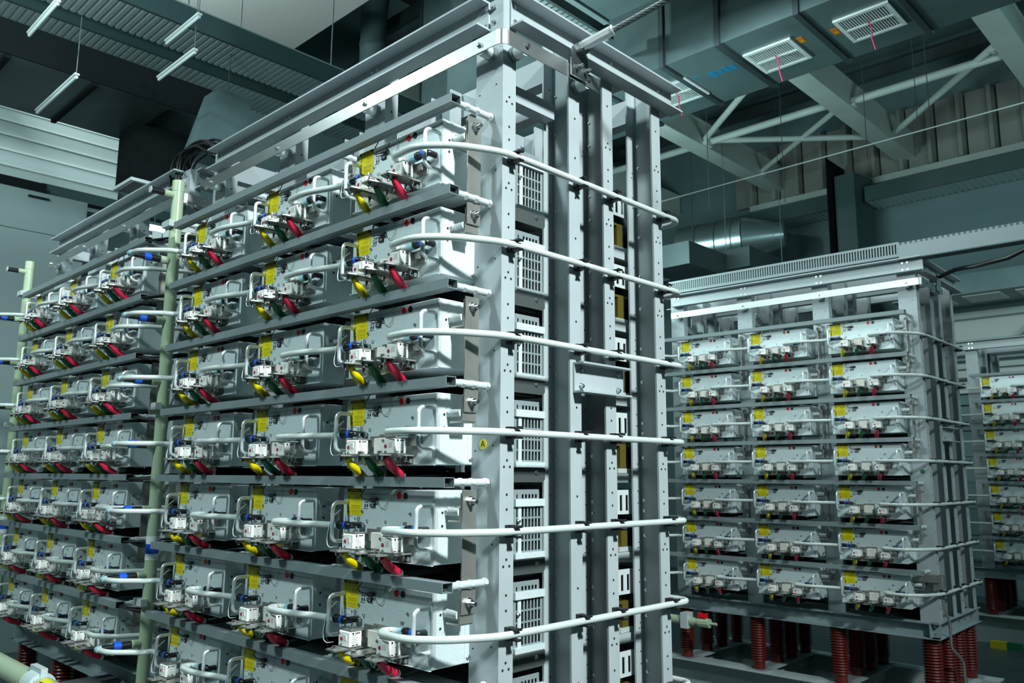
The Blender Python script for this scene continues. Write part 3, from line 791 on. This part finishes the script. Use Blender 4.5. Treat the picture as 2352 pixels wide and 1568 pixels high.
b.add([(-5.35,1.60,4.56),(-5.05,1.60,4.56),(-5.05,1.93,4.56),(-5.35,1.93,4.56),(-5.35,1.42,3.9),(-5.05,1.42,3.9),(-5.05,1.84,3.9),(-5.35,1.84,3.9)],
      [(0,1,2,3),(7,6,5,4),(0,4,5,1),(1,5,6,2),(2,6,7,3),(3,7,4,0)], 'duct')
b.cyl((-5.2, 1.76, 4.55), (-5.2, 1.76, 5.01), 0.006, 'duct_grey', n=6)
tag(obj('slanted_duct', b), 'short teal slanted duct beside the black drop, above the left rack', 'duct')

def tray(x0, x1, y0, y1, z, rail_h, ax='y'):
    """cable tray: ribbed floor with a dark side rail"""
    K = Kit(); b = MB()
    if ax == 'y':
        b.box(x0, x1, y0, y1, z+0.01, z+0.02, 'tray_metal')
        n = int((y1-y0)/0.062)
        for i in range(n): b.box(x0, x1, y0+0.062*i, y0+0.062*i+0.034, z, z+0.01, 'tray_metal')
        K.part('ribbed_floor', b)
        b = MB(); b.box(x1, x1+0.03, y0, y1, z-0.005, z+rail_h, 'tray_dark'); b.box(x1+0.03, x1+0.034, y0, y1, z+rail_h-0.012, z+rail_h, 'tray_metal'); K.part('side_rail', b)
    else:
        b.box(x0, x1, y0, y1, z+0.01, z+0.02, 'tray_metal')
        n = int((x1-x0)/0.10)
        for i in range(n): b.box(x0+0.10*i, x0+0.10*i+0.05, y0, y1, z, z+0.01, 'tray_metal')
        K.part('ribbed_floor', b)
        b = MB(); b.box(x0, x1, y0-0.03, y0, z-0.005, z+rail_h, 'tray_dark'); K.part('side_rail', b)
    return K
K = tray(-6.20, -5.74, -6.0, 5.5, 5.0, 0.155)
for y in (0.9, 2.1): 
    b = MB(); b.cyl((-5.72, y, 5.15), (-5.72, y, 9.2), 0.006, 'steel', n=6); K.part('hanger_rod', b)
K.place(thing('cable_tray', 'ribbed cable tray with dark side rail beside the dark duct, upper left', 'cable tray', (0,0,0), 0, 'cable trays under the roof'))
K = tray(-5.52, -5.04, -6.0, 6.0, 5.0, 0.20)
for y in (1.25, 2.75):
    b = MB(); b.cyl((-5.02, y, 5.2), (-5.02, y, 9.2), 0.006, 'steel', n=6); K.part('hanger_rod', b)
K.place(thing('cable_tray', 'shiny ribbed cable tray with dark side rail, second from the left, upper left', 'cable tray', (0,0,0), 0, 'cable trays under the roof'))
TL = ['hanging at the far upper left corner', 'above the corrugated wall at left', 'under the ribbed tray, upper left', 'above the shiny tray, upper left']
for i, (xa, xb, y) in enumerate(((-6.61, -5.80, 0.42), (-8.45, -7.15, 1.03), (-6.60, -5.74, 1.655), (-5.80, -5.09, 1.39))):
    z = 5.2; K = Kit()
    if i in (0, 2): xa += 0; z = 4.98 if False else 5.2
    # tubes hang below the trays: slide each one towards the floor along with its distance
    f = {0: 0.80, 1: 0.74, 2: 0.80, 3: 0.86}[i]
    cx, cy, cz = 1.810, -1.623, 1.073
    g = lambda x, yy, zz: (cx + (x-cx)*f, cy + (yy-cy)*f, cz + (zz-cz)*f)
    A = g(xa, y, z); B = g(xb, y, z)
    b = MB(); b.box(A[0], B[0], A[1]-0.018, A[1]+0.018, A[2], A[2]+0.016, 'white_plastic'); K.part('batten', b)
    b = MB(); b.cyl((A[0]+0.01, A[1], A[2]-0.014), (B[0]-0.01, A[1], A[2]-0.014), 0.013, 'tube_glass', n=10); K.part('tube', b)
    b = MB(); b.cyl((B[0]-0.02, A[1], A[2]+0.018), (B[0]-0.02, A[1], A[2]+0.5), 0.004, 'steel', n=6); K.part('hanger_rod', b)
    K.place(thing('tube_light', 'unlit white tube light ' + TL[i], 'light', (0,0,0), 0, 'tube lights'))
K = Kit(); b = MB(); b.box(-6.56, -6.48, 1.56, 1.82, 3.44, 3.60, 'tray_dark'); K.part('housing', b)
b = MB(); b.box(-6.48, -6.475, 1.59, 1.79, 3.505, 3.565, 'lit_panel'); K.part('lit_panel', b, None, 'bright white lit panel')
b = MB(); b.cyl((-6.52, 1.7, 3.6), (-6.52, 1.7, 4.425), 0.006, 'duct_grey', n=6); K.part('hanger_rod', b)
K.place(thing('floodlight', 'bright white floodlight glowing behind the left rack top', 'light', (0,0,0)))

# tall round duct and box duct left of centre
K = Kit(); b = MB(); b.tube(fillet([(-7.45, 5.0, 5.2), (-7.45, 5.0, 8.1), (-7.0, 5.1, 9.15)], 0.6, 8), 0.19, 'duct', n=24); K.part('tube', b)
b = MB(); b.cyl((-7.0, 5.1, 9.1), (-7.0, 5.1, 9.2), 0.05, 'duct', n=12); K.part('hanger_rod', b)
b = MB(); b.cyl((-7.45, 5.0, 7.2), (-7.45, 5.0, 7.26), 0.20, 'duct', n=24); K.part('collar', b)
K.place(thing('round_duct', 'vertical round teal duct rising behind the near rack top', 'duct', (0,0,0)))
K = Kit(); b = MB(); b.box(-6.7, -3.9, 5.3, 6.6, 5.6, 9.0, 'duct'); K.part('body', b)
for x in (-6.7, -5.6, -4.5):
    b = MB(); b.box(x-0.02, x+0.02, 5.27, 5.3, 5.6, 9.0, 'duct_grey'); K.part('flange', b)
K.place(thing('box_duct', 'large teal box duct behind the near rack top, left of the corner post', 'duct', (0,0,0)))
b = MB(); b.box(-1.98, 3.6, 1.0, 3.42, 4.75, 5.55, 'duct'); K = Kit(); K.part('body', b)
b = MB(); b.box(-2.03, -1.98, 1.0, 3.42, 4.73, 5.55, 'tray_metal'); K.part('flange', b)
b = MB(); b.cyl((1.0, 1.5, 5.55), (1.0, 1.5, 9.2), 0.006, 'duct_grey', n=6); K.part('hanger_rod', b)
K.place(thing('box_duct', 'light teal duct underside directly above the near rack corner', 'duct', (0,0,0)))
K = tray(-2.30, -2.14, 0.27, 3.65, 4.73, 0.10); K.place(thing('cable_tray', 'narrow slotted cable tray along the light teal duct above the corner post', 'cable tray', (0,0,0), 0, 'cable trays under the roof'))

# long grille duct at upper right
K = Kit(); b = MB(); b.box(-4.6, 2.4, 3.96, 4.92, 4.50, 5.55, 'duct'); K.part('body', b)
for x in (-3.15, -2.49, -1.83, -1.30, -0.64, 0.0, 0.66, 1.32):
    b = MB(); b.box(x-0.022, x+0.022, 3.935, 4.945, 4.478, 5.56, 'duct_grey'); K.part('flange', b)
for i, (dx, dy, wx, wy) in enumerate(((0,0,.06,.10),(.07,.02,.05,.06),(.13,-.01,.05,.10),(.19,.01,.06,.08),(-.13,-.03,.05,.02),(-.10,-.01,.03,.02))):
    b = MB(); b.box(-1.62+dx, -1.62+dx+wx, 4.33+dy, 4.33+dy+wy, 4.498, 4.5, 'blue_mark'); K.part('stencil_stroke', b, None, 'blue stencilled stroke')
K.place(thing('grille_duct', 'long teal rectangular duct with white grilles, upper right', 'duct', (0,0,0)))
GS = ['half hidden by the near rack top', 'beside the blue mark', 'nearest the top edge of the photo']
for i, x0 in enumerate((-2.20, -1.24, -0.49)):
    K = Kit(); b = MB(); x1 = x0 + 0.41; y0, y1 = 4.245, 4.655; z = 4.5
    hl = [(x0+0.03, x1-0.03, y0+0.03, (y0+y1)/2-0.012), (x0+0.03, x1-0.03, (y0+y1)/2+0.012, y1-0.03)]
    b.plate('z', z-0.018, z-0.001, x0, x1, y0, y1, hl, 'grille'); K.part('frame', b)
    b = MB()
    for k in range(18):
        x = x0 + 0.034 + k*0.0195; b.box(x, x+0.007, y0+0.03, y1-0.03, z-0.014, z-0.004, 'grille')
    b.box(x0+0.03, x1-0.03, y0+0.03, y1-0.03, z-0.003, z-0.0012, 'void'); K.part('slats', b)
    b = MB(); b.tube([(x0+0.20, 4.42, z-0.015), (x0+0.215, 4.45, z-0.05), (x0+0.205, 4.47, z-0.13), (x0+0.22, 4.49, z-0.22)], 0.006, 'ribbon', n=6); K.part('ribbon', b, None, 'thin red ribbon hanging down')
    if i: b = MB(); sx = x1+0.02 if i == 1 else x0-0.07; sy = 4.30 if i == 1 else 4.36; b.box(sx, sx+0.05, sy, sy+0.10, z-0.0025, z-0.0005, 'orange'); b.box(sx+0.012, sx+0.038, sy+0.055, sy+0.085, z-0.0035, z-0.0025, 'stripe_yellow'); K.part('warning_sticker', b, None, 'orange warning sticker')
    K.place(thing('ceiling_grille', 'white slatted air grille ' + GS[i], 'air grille', (0,0,0), 0, 'white grilles under the duct'))

# roof girders, braces
for i, x in enumerate((-7.63, -5.28, -2.91, -0.60, 1.75)):
    b = MB(); b.box(x, x+0.30, 5.2, 13.0, 6.50, 6.53, 'girder'); b.box(x+0.12, x+0.18, 5.2, 13.0, 6.53, 6.92, 'girder'); b.box(x, x+0.30, 5.2, 13.0, 6.92, 6.95, 'girder')
    b.box(x+0.01, x+0.29, 5.2, 12.95, 6.53, 6.92, 'girder')
    tag(obj('roof_girder', b), f"pale steel roof girder running to the back wall, {['first','second','third','fourth','fifth'][i]} from left", 'girder', 'roof girders')
BR = [((-2.61, 10.21, 6.6), (-0.62, 10.21, 6.6), 0.06, 'level tube brace between the third and fourth girders'),
      ((-4.98, 10.10, 6.6), (-2.91, 10.10, 6.6), 0.06, 'level tube brace between the second and third girders'),
      ((-4.95, 9.98, 6.62), (-2.95, 8.30, 6.62), 0.05, 'slanting brace from second girder towards the duct'),
      ((-4.97, 10.0, 6.60), (-2.93, 11.72, 6.60), 0.05, 'slanting brace from second girder towards the back wall'),
      ((-4.98, 12.0, 6.62), (-2.93, 10.40, 6.62), 0.045, 'slanting brace meeting the third girder near the back'),
      ((-0.30, 10.2, 6.6), (1.76, 10.2, 6.6), 0.06, 'level tube brace right of the fourth girder'),
      ((-0.62, 9.9, 6.62), (-2.6, 11.9, 6.62), 0.05, 'slanting brace between third and fourth girders'),
      ((-7.33, 10.1, 6.6), (-5.28, 10.1, 6.6), 0.06, 'level tube brace left of the second girder')]
for p0, p1, r, s in BR:
    b = MB(); b.cyl(p0, p1, r, 'girder', n=12); b.box(p0[0]-0.06, p0[0]+0.06, p0[1]-0.05, p0[1]+0.05, p0[2]-0.09, p0[2]-0.05, 'girder'); tag(obj('roof_brace', b), 'pale ' + s, 'brace', 'roof braces')
# purlins above
for i in range(6):
    y = 5.6 + 1.35*i
    b = MB(); b.box(-8.7, 7.5, y, y+0.10, 7.9, 8.1, 'duct_grey'); tag(obj('roof_purlin', b), f"dark roof purlin above the girders, {['first','second','third','fourth','fifth','sixth'][i]} behind the duct", 'purlin', 'roof purlins')

# back wall fittings
b = MB(); b.box(-5.7, 7.9, 12.86, 13.0, 6.20, 6.31, 'girder'); b.box(-5.7, 7.9, 12.94, 13.0, 6.0, 6.2, 'wall_paint'); tag(obj('wall_beam', b), 'pale steel beam along the back wall at right', 'beam')
b = MB()
for i in range(24):
    x = -6.0 + 0.47*i
    b.box(x, x+0.44, 12.90, 12.99, 6.31, 7.4, 'cream'); b.prism([(x+0.30, 12.90), (x+0.44, 12.90), (x+0.40, 12.80), (x+0.34, 12.80)], 'z', 6.31, 7.4, 'cream')
tag(obj('wall_cladding', b), 'grey-beige ribbed cladding above the back wall beam', 'cladding')
K = tray(-7.1, -3.8, 12.40, 12.95, 5.74, 0.26, 'x'); K.place(thing('cable_tray', 'dark ribbed cable tray on the back wall, left of the vertical duct', 'cable tray', (0,0,0), 0, 'cable trays on the back wall'))
K = tray(-3.3, 3.0, 12.40, 12.95, 5.74, 0.26, 'x'); K.place(thing('cable_tray', 'dark ribbed cable tray on the back wall, right of the vertical duct', 'cable tray', (0,0,0), 0, 'cable trays on the back wall'))
b = MB(); b.prism([(-3.74, 12.2), (-3.40, 12.2), (-3.30, 12.79), (-3.74, 12.79)], 'z', FZ, 6.25, 'tray_dark'); b.box(-3.80, -3.78, 12.0, 12.79, FZ, 6.55, 'duct_dark'); tag(obj('vertical_tray', b), 'dark vertical cable riser on the back wall', 'cable riser')
K = Kit(); b = MB(); b.cyl((-6.3, 11.3, 5.22), (-5.15, 11.6, 5.25), 0.42, 'round_duct', n=32); K.part('drum', b)
b = MB(); b.cyl((-5.15, 11.6, 5.25), (-4.5, 11.8, 5.27), 0.42, 'round_duct', 0.20, n=32); K.part('cone', b)
for t in (0.3, 0.6, 0.85): b = MB(); x = -6.3+1.15*t; b.cyl((x, 11.3+0.3*t, 5.22+0.03*t), (x+0.02, 11.3+0.3*t+0.005, 5.22+0.03*t), 0.424, 'duct_grey', n=32); K.part('seam', b)
K.place(thing('round_duct', 'shiny round duct lying above the right-hand rack, near the back wall', 'duct', (0,0,0)))
for i, (x0, x1, y, z) in enumerate(((-6.1, -4.9, 10.5, 4.72), (-5.3, -4.3, 11.3, 4.55))):
    b = MB(); b.box(x0, x1, y, y+0.05, z, z+0.05, 'grille'); b.cyl((x1-0.05, y+0.025, z+0.05), (x1-0.05, y+0.025, 9.19), 0.006, 'steel', n=6)
    tag(obj('tube_light', b), ['white tube light just left above the right-hand rack', 'dim white tube light above the slotted trunking'][i], 'light', 'tube lights')
b = MB(); b.box(-7.0, -4.2, 9.9, 11.0, 4.30, 4.62, 'duct_grey'); b.box(-6.6, -6.1, 8.0, 9.9, 4.32, 4.60, 'duct'); b.box(-5.4, -4.6, 8.8, 9.9, 4.2, 4.55, 'duct_grey'); b.cyl((-5.5, 10.4, 4.6), (-5.5, 10.4, 9.19), 0.01, 'duct_grey', n=6); tag(obj('duct_cluster', b), 'dark branching ductwork above the right-hand rack', 'duct')
b = MB(); b.cyl((-8.79, 6.9, 4.46), (7.99, 6.9, 4.59), 0.007, 'galvanised', n=8); tag(obj('stay_wire', b), 'thin pale wire stretched across the hall at upper right', 'wire')
HRD = [(-4.35, 9.0), (-3.35, 9.4), (-2.0, 9.0), (-1.45, 9.3), (-1.30, 9.3)]
for i, (x, y) in enumerate(HRD):
    b = MB(); b.cyl((x, y, 5.0 if i < 2 else 5.2), (x, y, 9.2), 0.006, 'duct_grey', n=6); tag(obj('hanger_rod', b), f"thin hanging rod among the roof girders, {['first','second','third','fourth','fifth'][i]} from left", 'rod', 'hanger rods')
# lower part of the back wall at the right edge
b = MB(); b.box(-2.6, 7.9, 12.90, 12.99, 3.15, 3.64, 'soffit'); b.box(-2.6, 7.9, 12.90, 12.99, 2.40, 2.85, 'soffit'); tag(obj('wall_panel', b), 'cream wall panels behind the steel beams at the right edge', 'panel')
b = MB(); b.box(-2.7, 7.9, 12.70, 12.88, 2.95, 3.22, 'wall_paint'); b.box(-2.7, 7.9, 12.76, 12.88, 3.58, 3.68, 'girder'); b.box(-2.7, 7.9, 12.80, 12.88, 2.78, 2.86, 'girder'); b.box(-2.7, 7.9, 12.80, 12.88, 2.60, 2.64, 'tray_dark')
for i, x in enumerate((-2.4, -1.2, 0.4, 1.6)):
    s = 1 if i % 2 == 0 else -1
    b.prism([(x-0.07, 3.22), (x+0.07, 3.22), (x+0.07-s*0.42, 3.60), (x-0.07-s*0.42, 3.60)] if s > 0 else [(x-0.07, 3.22), (x+0.07, 3.22), (x+0.49, 3.60), (x+0.35, 3.60)], 'y', 12.72, 12.86, 'wall_paint')
tag(obj('wall_truss', b), 'teal steel truss in front of cream panels at the right edge', 'truss')
K = Kit(); b = MB(); b.box(-2.7, 3.0, 11.6, 12.6, 3.75, 4.05, 'duct'); K.part('body', b)
for x0 in (-2.45, -1.75, -1.05):
    b = MB(); b.box(x0, x0+0.5, 11.75, 12.3, 3.735, 3.75, 'grille'); K.part('grille', b)
b = MB(); b.cyl((0.0, 12.1, 4.05), (0.0, 12.1, 9.2), 0.006, 'duct_grey', n=6); K.part('hanger_rod', b)
K.place(thing('grille_duct', 'distant teal duct with white grilles at the right edge', 'duct', (0,0,0)))
# striped band on the floor in front of the farthest rack
b = MB(); x = -0.95; k = 0
while x < 4.5:
    b.box(x, x+0.16, 8.72, 8.80, FZ, FZ+0.075, 'stripe_green' if k % 2 else 'stripe_yellow'); x += 0.16; k += 1
tag(obj('kerb_stripe', b), 'green and yellow striped kerb on the floor at the right edge', 'kerb')

# ------------------------------------------------------------------ things on and around the racks
# steel rope and its lug on the near rack
K = Kit(); b = MB()
b.prism([(0.468, 2.464), (0.560, 2.464), (0.560, 2.560), (0.535, 2.588), (0.492, 2.588), (0.468, 2.560)], 'x', 0.0655, 0.0720, 'steel'); b.cbox(0.066, 0.105, 0.490, 0.535, 2.555, 2.592, 0.006, 'steel'); K.part('lug', b)
for y in (0.493, 0.538):
    b = MB(); b.hexbolt((0.072, y, 2.497), (1,0,0), 0.0095, 0.014, 'steel', 0.020); K.part('bolt', b)
p0 = Vector((0.088, 0.503, 2.573)); p1 = Vector((0.205, 0.530, 2.602)); p2 = Vector((0.40, 0.571, 2.648)); p3 = Vector((1.6, 0.83, 2.96))
b = MB(); b.cyl(p0, p1, 0.0185, 'alu', n=8, smooth=False); b.cyl(p1, p1 + (p1-p0).normalized()*0.004, 0.0200, 'alu', n=16); K.part('socket', b)
b = MB(); N = 220; dirv = (p3-p1)
for s in range(7):
    pts = []
    for i in range(N+1):
        t = i/N; P = p1 + dirv*t; a = 2*PI*s/7 + t*70
        nx = dirv.normalized().orthogonal().normalized(); ny = dirv.normalized().cross(nx)
        pts.append(P + nx*0.0078*math.cos(a) + ny*0.0078*math.sin(a))
    b.tube(pts, 0.0038, 'rope', n=5)
K.part('strand', b)
K.place(thing('steel_rope', 'twisted steel rope in a socket bolted to the near rack top', 'rope', (0,0,0), 0))
# black cable from the same spot of the right-hand rack
R = RACKS['mid']
K = Kit(); b = MB(); b.prism([(0.47, 2.464), (0.56, 2.464), (0.56, 2.60), (0.47, 2.60)], 'x', 0.0655, 0.072, 'steel'); K.part('lug', b)
b = MB(); b.tube([(0.08, 0.51, 2.575), (0.22, 0.40, 2.585), (0.40, 0.22, 2.55), (0.60, 0.17, 2.56), (0.85, 0.18, 2.66), (1.3, 0.2, 2.85)], 0.016, 'cable', n=10); K.part('cable', b)
K.place(thing('earth_cable', 'black cable curving away from the top of the right-hand rack', 'cable', at(R, (0,0,0)), TH2))
b = MB(); ribbon(b, [(0.0, 0.0), (0.03, 0.0)], 0, 0.01, 0.004, 'tinned') if False else None
b = MB(); b.tube(fillet([(0.012, 0.26, 0.42), (0.012, 0.26, 0.20), (0.03, 0.30, 0.10), (0.03, 0.29, -0.06), (0.06, 0.44, -0.17), (0.06, 0.46, -0.70)], 0.03, 4), 0.010, 'tinned', n=8)
b.box(-0.30, 0.03, 0.09, 0.17, 0.385, 0.435, 'tinned'); b.box(0.0, 0.014, 0.10, 0.34, 0.33, 0.42, 'tinned')
tag(obj('earth_strap', b, None, at(R, (0,0,0)), TH2), 'bent silver earthing bar down the corner of the right-hand rack', 'earthing bar')
# slotted trunking on the right-hand rack and its deeper continuation
b = MB(); hl = [(-2.06+0.021*i, -2.06+0.021*i+0.011, 2.722, 2.795) for i in range(93)]
b.plate('y', 0.20, 0.203, -2.08, -0.10, 2.700, 2.812, hl, 'trunking'); b.box(-2.08, -0.10, 0.255, 0.258, 2.700, 2.812, 'trunking'); b.box(-2.08, -0.10, 0.203, 0.255, 2.700, 2.703, 'trunking'); b.box(-2.08, -0.10, 0.203, 0.255, 2.809, 2.812, 'trunking'); b.box(-2.07, -0.11, 0.215, 0.245, 2.705, 2.80, 'tray_dark')
tag(obj('slotted_trunking', b, None, at(R, (0,0,0)), TH2), 'grey slotted cable trunking on top of the right-hand rack', 'trunking')
b = MB(); b.box(-0.10, 3.2, 0.19, 0.26, 2.672, 2.80, 'trunking'); b.box(-0.10, 3.2, 0.17, 0.28, 2.664, 2.672, 'tray_dark')
for i in range(90): b.box(-0.09+0.036*i, -0.075+0.036*i, 0.188, 0.19, 2.785, 2.800, 'tray_dark')
tag(obj('bridge_trunking', b, None, at(R, (0,0,0)), TH2), 'deep grey trunking bridging rightwards from the right-hand rack', 'trunking')
# water pipe and valve at the foot of the right-hand rack
K = Kit(); b = MB(); b.cyl((-2.6, -0.02, -0.065), (-1.78, -0.02, -0.065), 0.034, 'pipe_green', n=18); b.cyl((-1.78, -0.02, -0.065), (-1.72, -0.02, -0.065), 0.028, 'pipe_green', n=18); b.cyl((-1.74, -0.02, -0.065), (-1.64, -0.02, -0.065), 0.036, 'pipe_green', n=10, smooth=False); b.cyl((-1.64, -0.02, -0.065), (-1.58, -0.02, -0.065), 0.011, 'pipe_green', n=10); K.part('pipe', b)
b = MB(); b.box(-1.88, -1.82, -0.07, 0.03, -0.12, 0.0, 'white_plastic'); K.part('pipe_clamp', b)
b = MB(); b.prism([(-1.735, -0.03), (-1.700, -0.022), (-1.668, -0.03), (-1.665, 0.012), (-1.70, 0.002), (-1.735, 0.010)], 'y', -0.045, 0.0, 'signal_red'); K.part('valve_handle', b, None, 'red butterfly valve handle')
K.place(thing('drain_pipe', 'pale green drain pipe with red valve at the right-hand rack foot', 'pipe', at(R, (0,0,0)), TH2))
# big horizontal pipe at lower left
K = Kit(); b = MB(); b.cyl((-6.6, -0.20, 0.062), (-2.20, -0.20, 0.062), 0.052, 'pipe_green', n=24); K.part('pipe', b)
b = MB(); b.cyl((-2.78, -0.20, 0.062), (-2.66, -0.20, 0.062), 0.066, 'galvanised', n=24); b.box(-2.80, -2.64, -0.215, -0.185, 0.11, 0.150, 'galvanised'); b.box(-2.80, -2.64, -0.10, 0.16, 0.02, 0.045, 'shelf_dark'); K.part('pipe_clamp', b, None, 'grey clamp ring')
b = MB()
for i in range(7):
    a0 = PI*(0.48+0.085*i); a1 = PI*(0.48+0.085*(i+1)); r = 0.0528
    b.add([(x, -0.20+r*math.cos(a), 0.062+r*math.sin(a)) for a in (a0, a1) for x in (-2.60, -2.50)], [(0,1,3,2)], 'label_yellow')
b.box(-2.575, -2.525, -0.2345, -0.2330, 0.098, 0.106, 'ink') if False else b.prism([(-2.58, -0.226), (-2.52, -0.232), (-2.58, -0.238)], 'z', 0.1035, 0.1065, 'ink')
K.part('arrow_sticker', b, None, 'yellow arrow sticker')
K.place(thing('supply_pipe', 'thick pale green horizontal pipe with grey clamp in the lower left corner', 'pipe', (0,0,0)))
# black cable loops
def loops(n, c, seed, s=1.0):
    rnd = random.Random(seed); b = MB()
    for i in range(n):
        o = Vector((rnd.uniform(-.06,.06), rnd.uniform(-.04,.04), rnd.uniform(-.02,.02)))*s
        h = rnd.uniform(.05,.11)*s; L = rnd.uniform(.16,.26)*s
        b.tube(fillet([Vector(c)+o+Vector(p) for p in ((-L,0,-.09), (-L*.95,.0,h*.5), (-L*.3,.02,h), (L*.6,.0,h*.6), (L,.03,-.01), (L*1.3,.05,-.03))], 0.12, 5), 0.0062, 'cable', n=6)
    return b
tag(obj('cable_bundle', loops(16, (-2.27, 0.20, 2.705), 3)), 'tangle of black cables hanging over the gap between the two near racks', 'cables')
for r in range(1, 8):
    b = MB(); z = zr(r) - 0.016; rnd = random.Random(r)
    for i in range(5):
        yy = 0.012 + 0.004*i; d = rnd.uniform(-.02, .02)
        b.tube(fillet([(-2.44, yy, z+0.002*i-0.004), (-2.36, yy, z-0.004), (-2.27, yy+0.05, z-0.015+d), (-2.16, 0.16, z+0.005+d), (-2.08, 0.22, z-0.02)], 0.05, 4), 0.0048, 'cable', n=6)
    tag(obj('cable_bundle', b), f"black wires leaving the trunking end above the {ORD[r-1]} row of the left rack", 'cables', 'wire bundles at the trunking ends')
b = MB(); channel(b, 'x', -0.064, 0.060, 2.567, 2.672, Y1, Y1-0.062, 0.0075, 'painted_steel'); o = obj('top_beam', b, FR['mid'])
# ------------------------------------------------------------------ lights, world, camera
w = bpy.data.worlds.new('World'); SC.world = w; w.use_nodes = True
w.node_tree.nodes['Background'].inputs[0].default_value = (0.30, 0.62, 0.66, 1)
w.node_tree.nodes['Background'].inputs[1].default_value = 0.10
def lamp(name, loc, aim, size, power, col=(0.86, 1.0, 1.0), sy=None, spread=None):
    L = bpy.data.lights.new(name, 'AREA'); L.energy = power; L.color = col; L.size = size
    if sy: L.shape = 'RECTANGLE'; L.size_y = sy
    if spread: L.spread = math.radians(spread)
    o = bpy.data.objects.new(name, L); C.objects.link(o); o.location = loc
    o.rotation_euler = (Vector(aim) - Vector(loc)).to_track_quat('-Z', 'Y').to_euler()
    return o
lamp('hall_lamp', (5.6, -0.6, 5.6), (0, 0.1, 1.3), 0.5, 200, (0.88, 1.0, 1.0), spread=80)
lamp('hall_lamp', (4.8, 3.4, 4.3), (0, 5.4, 1.4), 0.5, 18, (0.76, 1.0, 1.0), spread=90)
lamp('hall_lamp', (-1.2, -4.2, 5.2), (-1.2, 0, 1.5), 0.5, 225, (0.82, 1.0, 1.0))
lamp('hall_lamp', (-5.7, -3.5, 5.5), (-3.6, 0, 1.3), 0.5, 290, (0.80, 1.0, 1.0))
lamp('hall_lamp', (-0.8, 3.15, 4.30), (-1.0, 4.5, 1.6), 0.6, 42, (0.84, 1.0, 1.0))
lamp('hall_lamp', (1.5, 6.6, 4.4), (-0.6, 8.8, 1.4), 0.6, 45, (0.76, 1.0, 1.0))
lamp('added_uplight', (-5.0, 7.0, 4.4), (-4.5, 9.5, 7.0), 1.5, 85, (0.70, 1.0, 0.98))  # added uplight for the roof girders, no real fitting
lamp('added_uplight', (2.5, 8.5, 3.2), (-0.6, 12.5, 4.6), 1.2, 60, (0.70, 1.0, 0.98))  # added light for the far wall and distant duct, no real fitting
lamp('added_uplight', (-7.2, 0.5, 5.6), (-7.2, 2.5, 7.0), 0.8, 60, (0.85, 1.0, 0.97))  # added uplight that brightens the pale soffit
lamp('added_uplight', (-3.2, -1.2, 3.9), (-6.2, 1.5, 5.0), 0.8, 80, (0.80, 1.0, 1.0))  # added uplight that brings out the tray ribs
lamp('added_uplight', (-2.9, 3.6, 3.1), (-1.2, 4.5, 4.5), 0.6, 44, (0.70, 1.0, 0.98))  # added uplight for the grille duct underside
lamp('fill_lamp', (0.5, -4.5, 6.8), (-1, 2, 0.5), 5.0, 45, (0.22, 0.88, 0.95))  # both fills are added to tint the shadows teal, not hall fittings
lamp('fill_lamp', (3.0, 9.0, 6.0), (0, 5, 0), 4.0, 25, (0.22, 0.88, 0.95))

cam = bpy.data.cameras.new('Camera'); cam.sensor_width = 36; cam.lens = 36*1894.84/2352
co = bpy.data.objects.new('Camera', cam); C.objects.link(co)
yaw, pitch, roll = 0.768640795, 0.159846199, 0.00587678503
fw = Vector((-math.sin(yaw)*math.cos(pitch), math.cos(yaw)*math.cos(pitch), math.sin(pitch)))
rt = Vector((math.cos(yaw), math.sin(yaw), 0)); up = rt.cross(fw)
r2 = rt*math.cos(roll) + up*math.sin(roll); u2 = -rt*math.sin(roll) + up*math.cos(roll)
M = Matrix((r2, u2, -fw)).transposed().to_4x4(); M.translation = (1.81007440, -1.62302758, 1.07341168)
cam.dof.use_dof = True; cam.dof.focus_distance = 2.7; cam.dof.aperture_fstop = 8.0
co.matrix_world = M; cam.clip_start = 0.05; cam.clip_end = 100
SC.camera = co
vs = SC.view_settings
vs.view_transform = 'Standard'; vs.look = 'None'; vs.gamma = 1.0; vs.exposure = 0.0; vs.use_curve_mapping = False
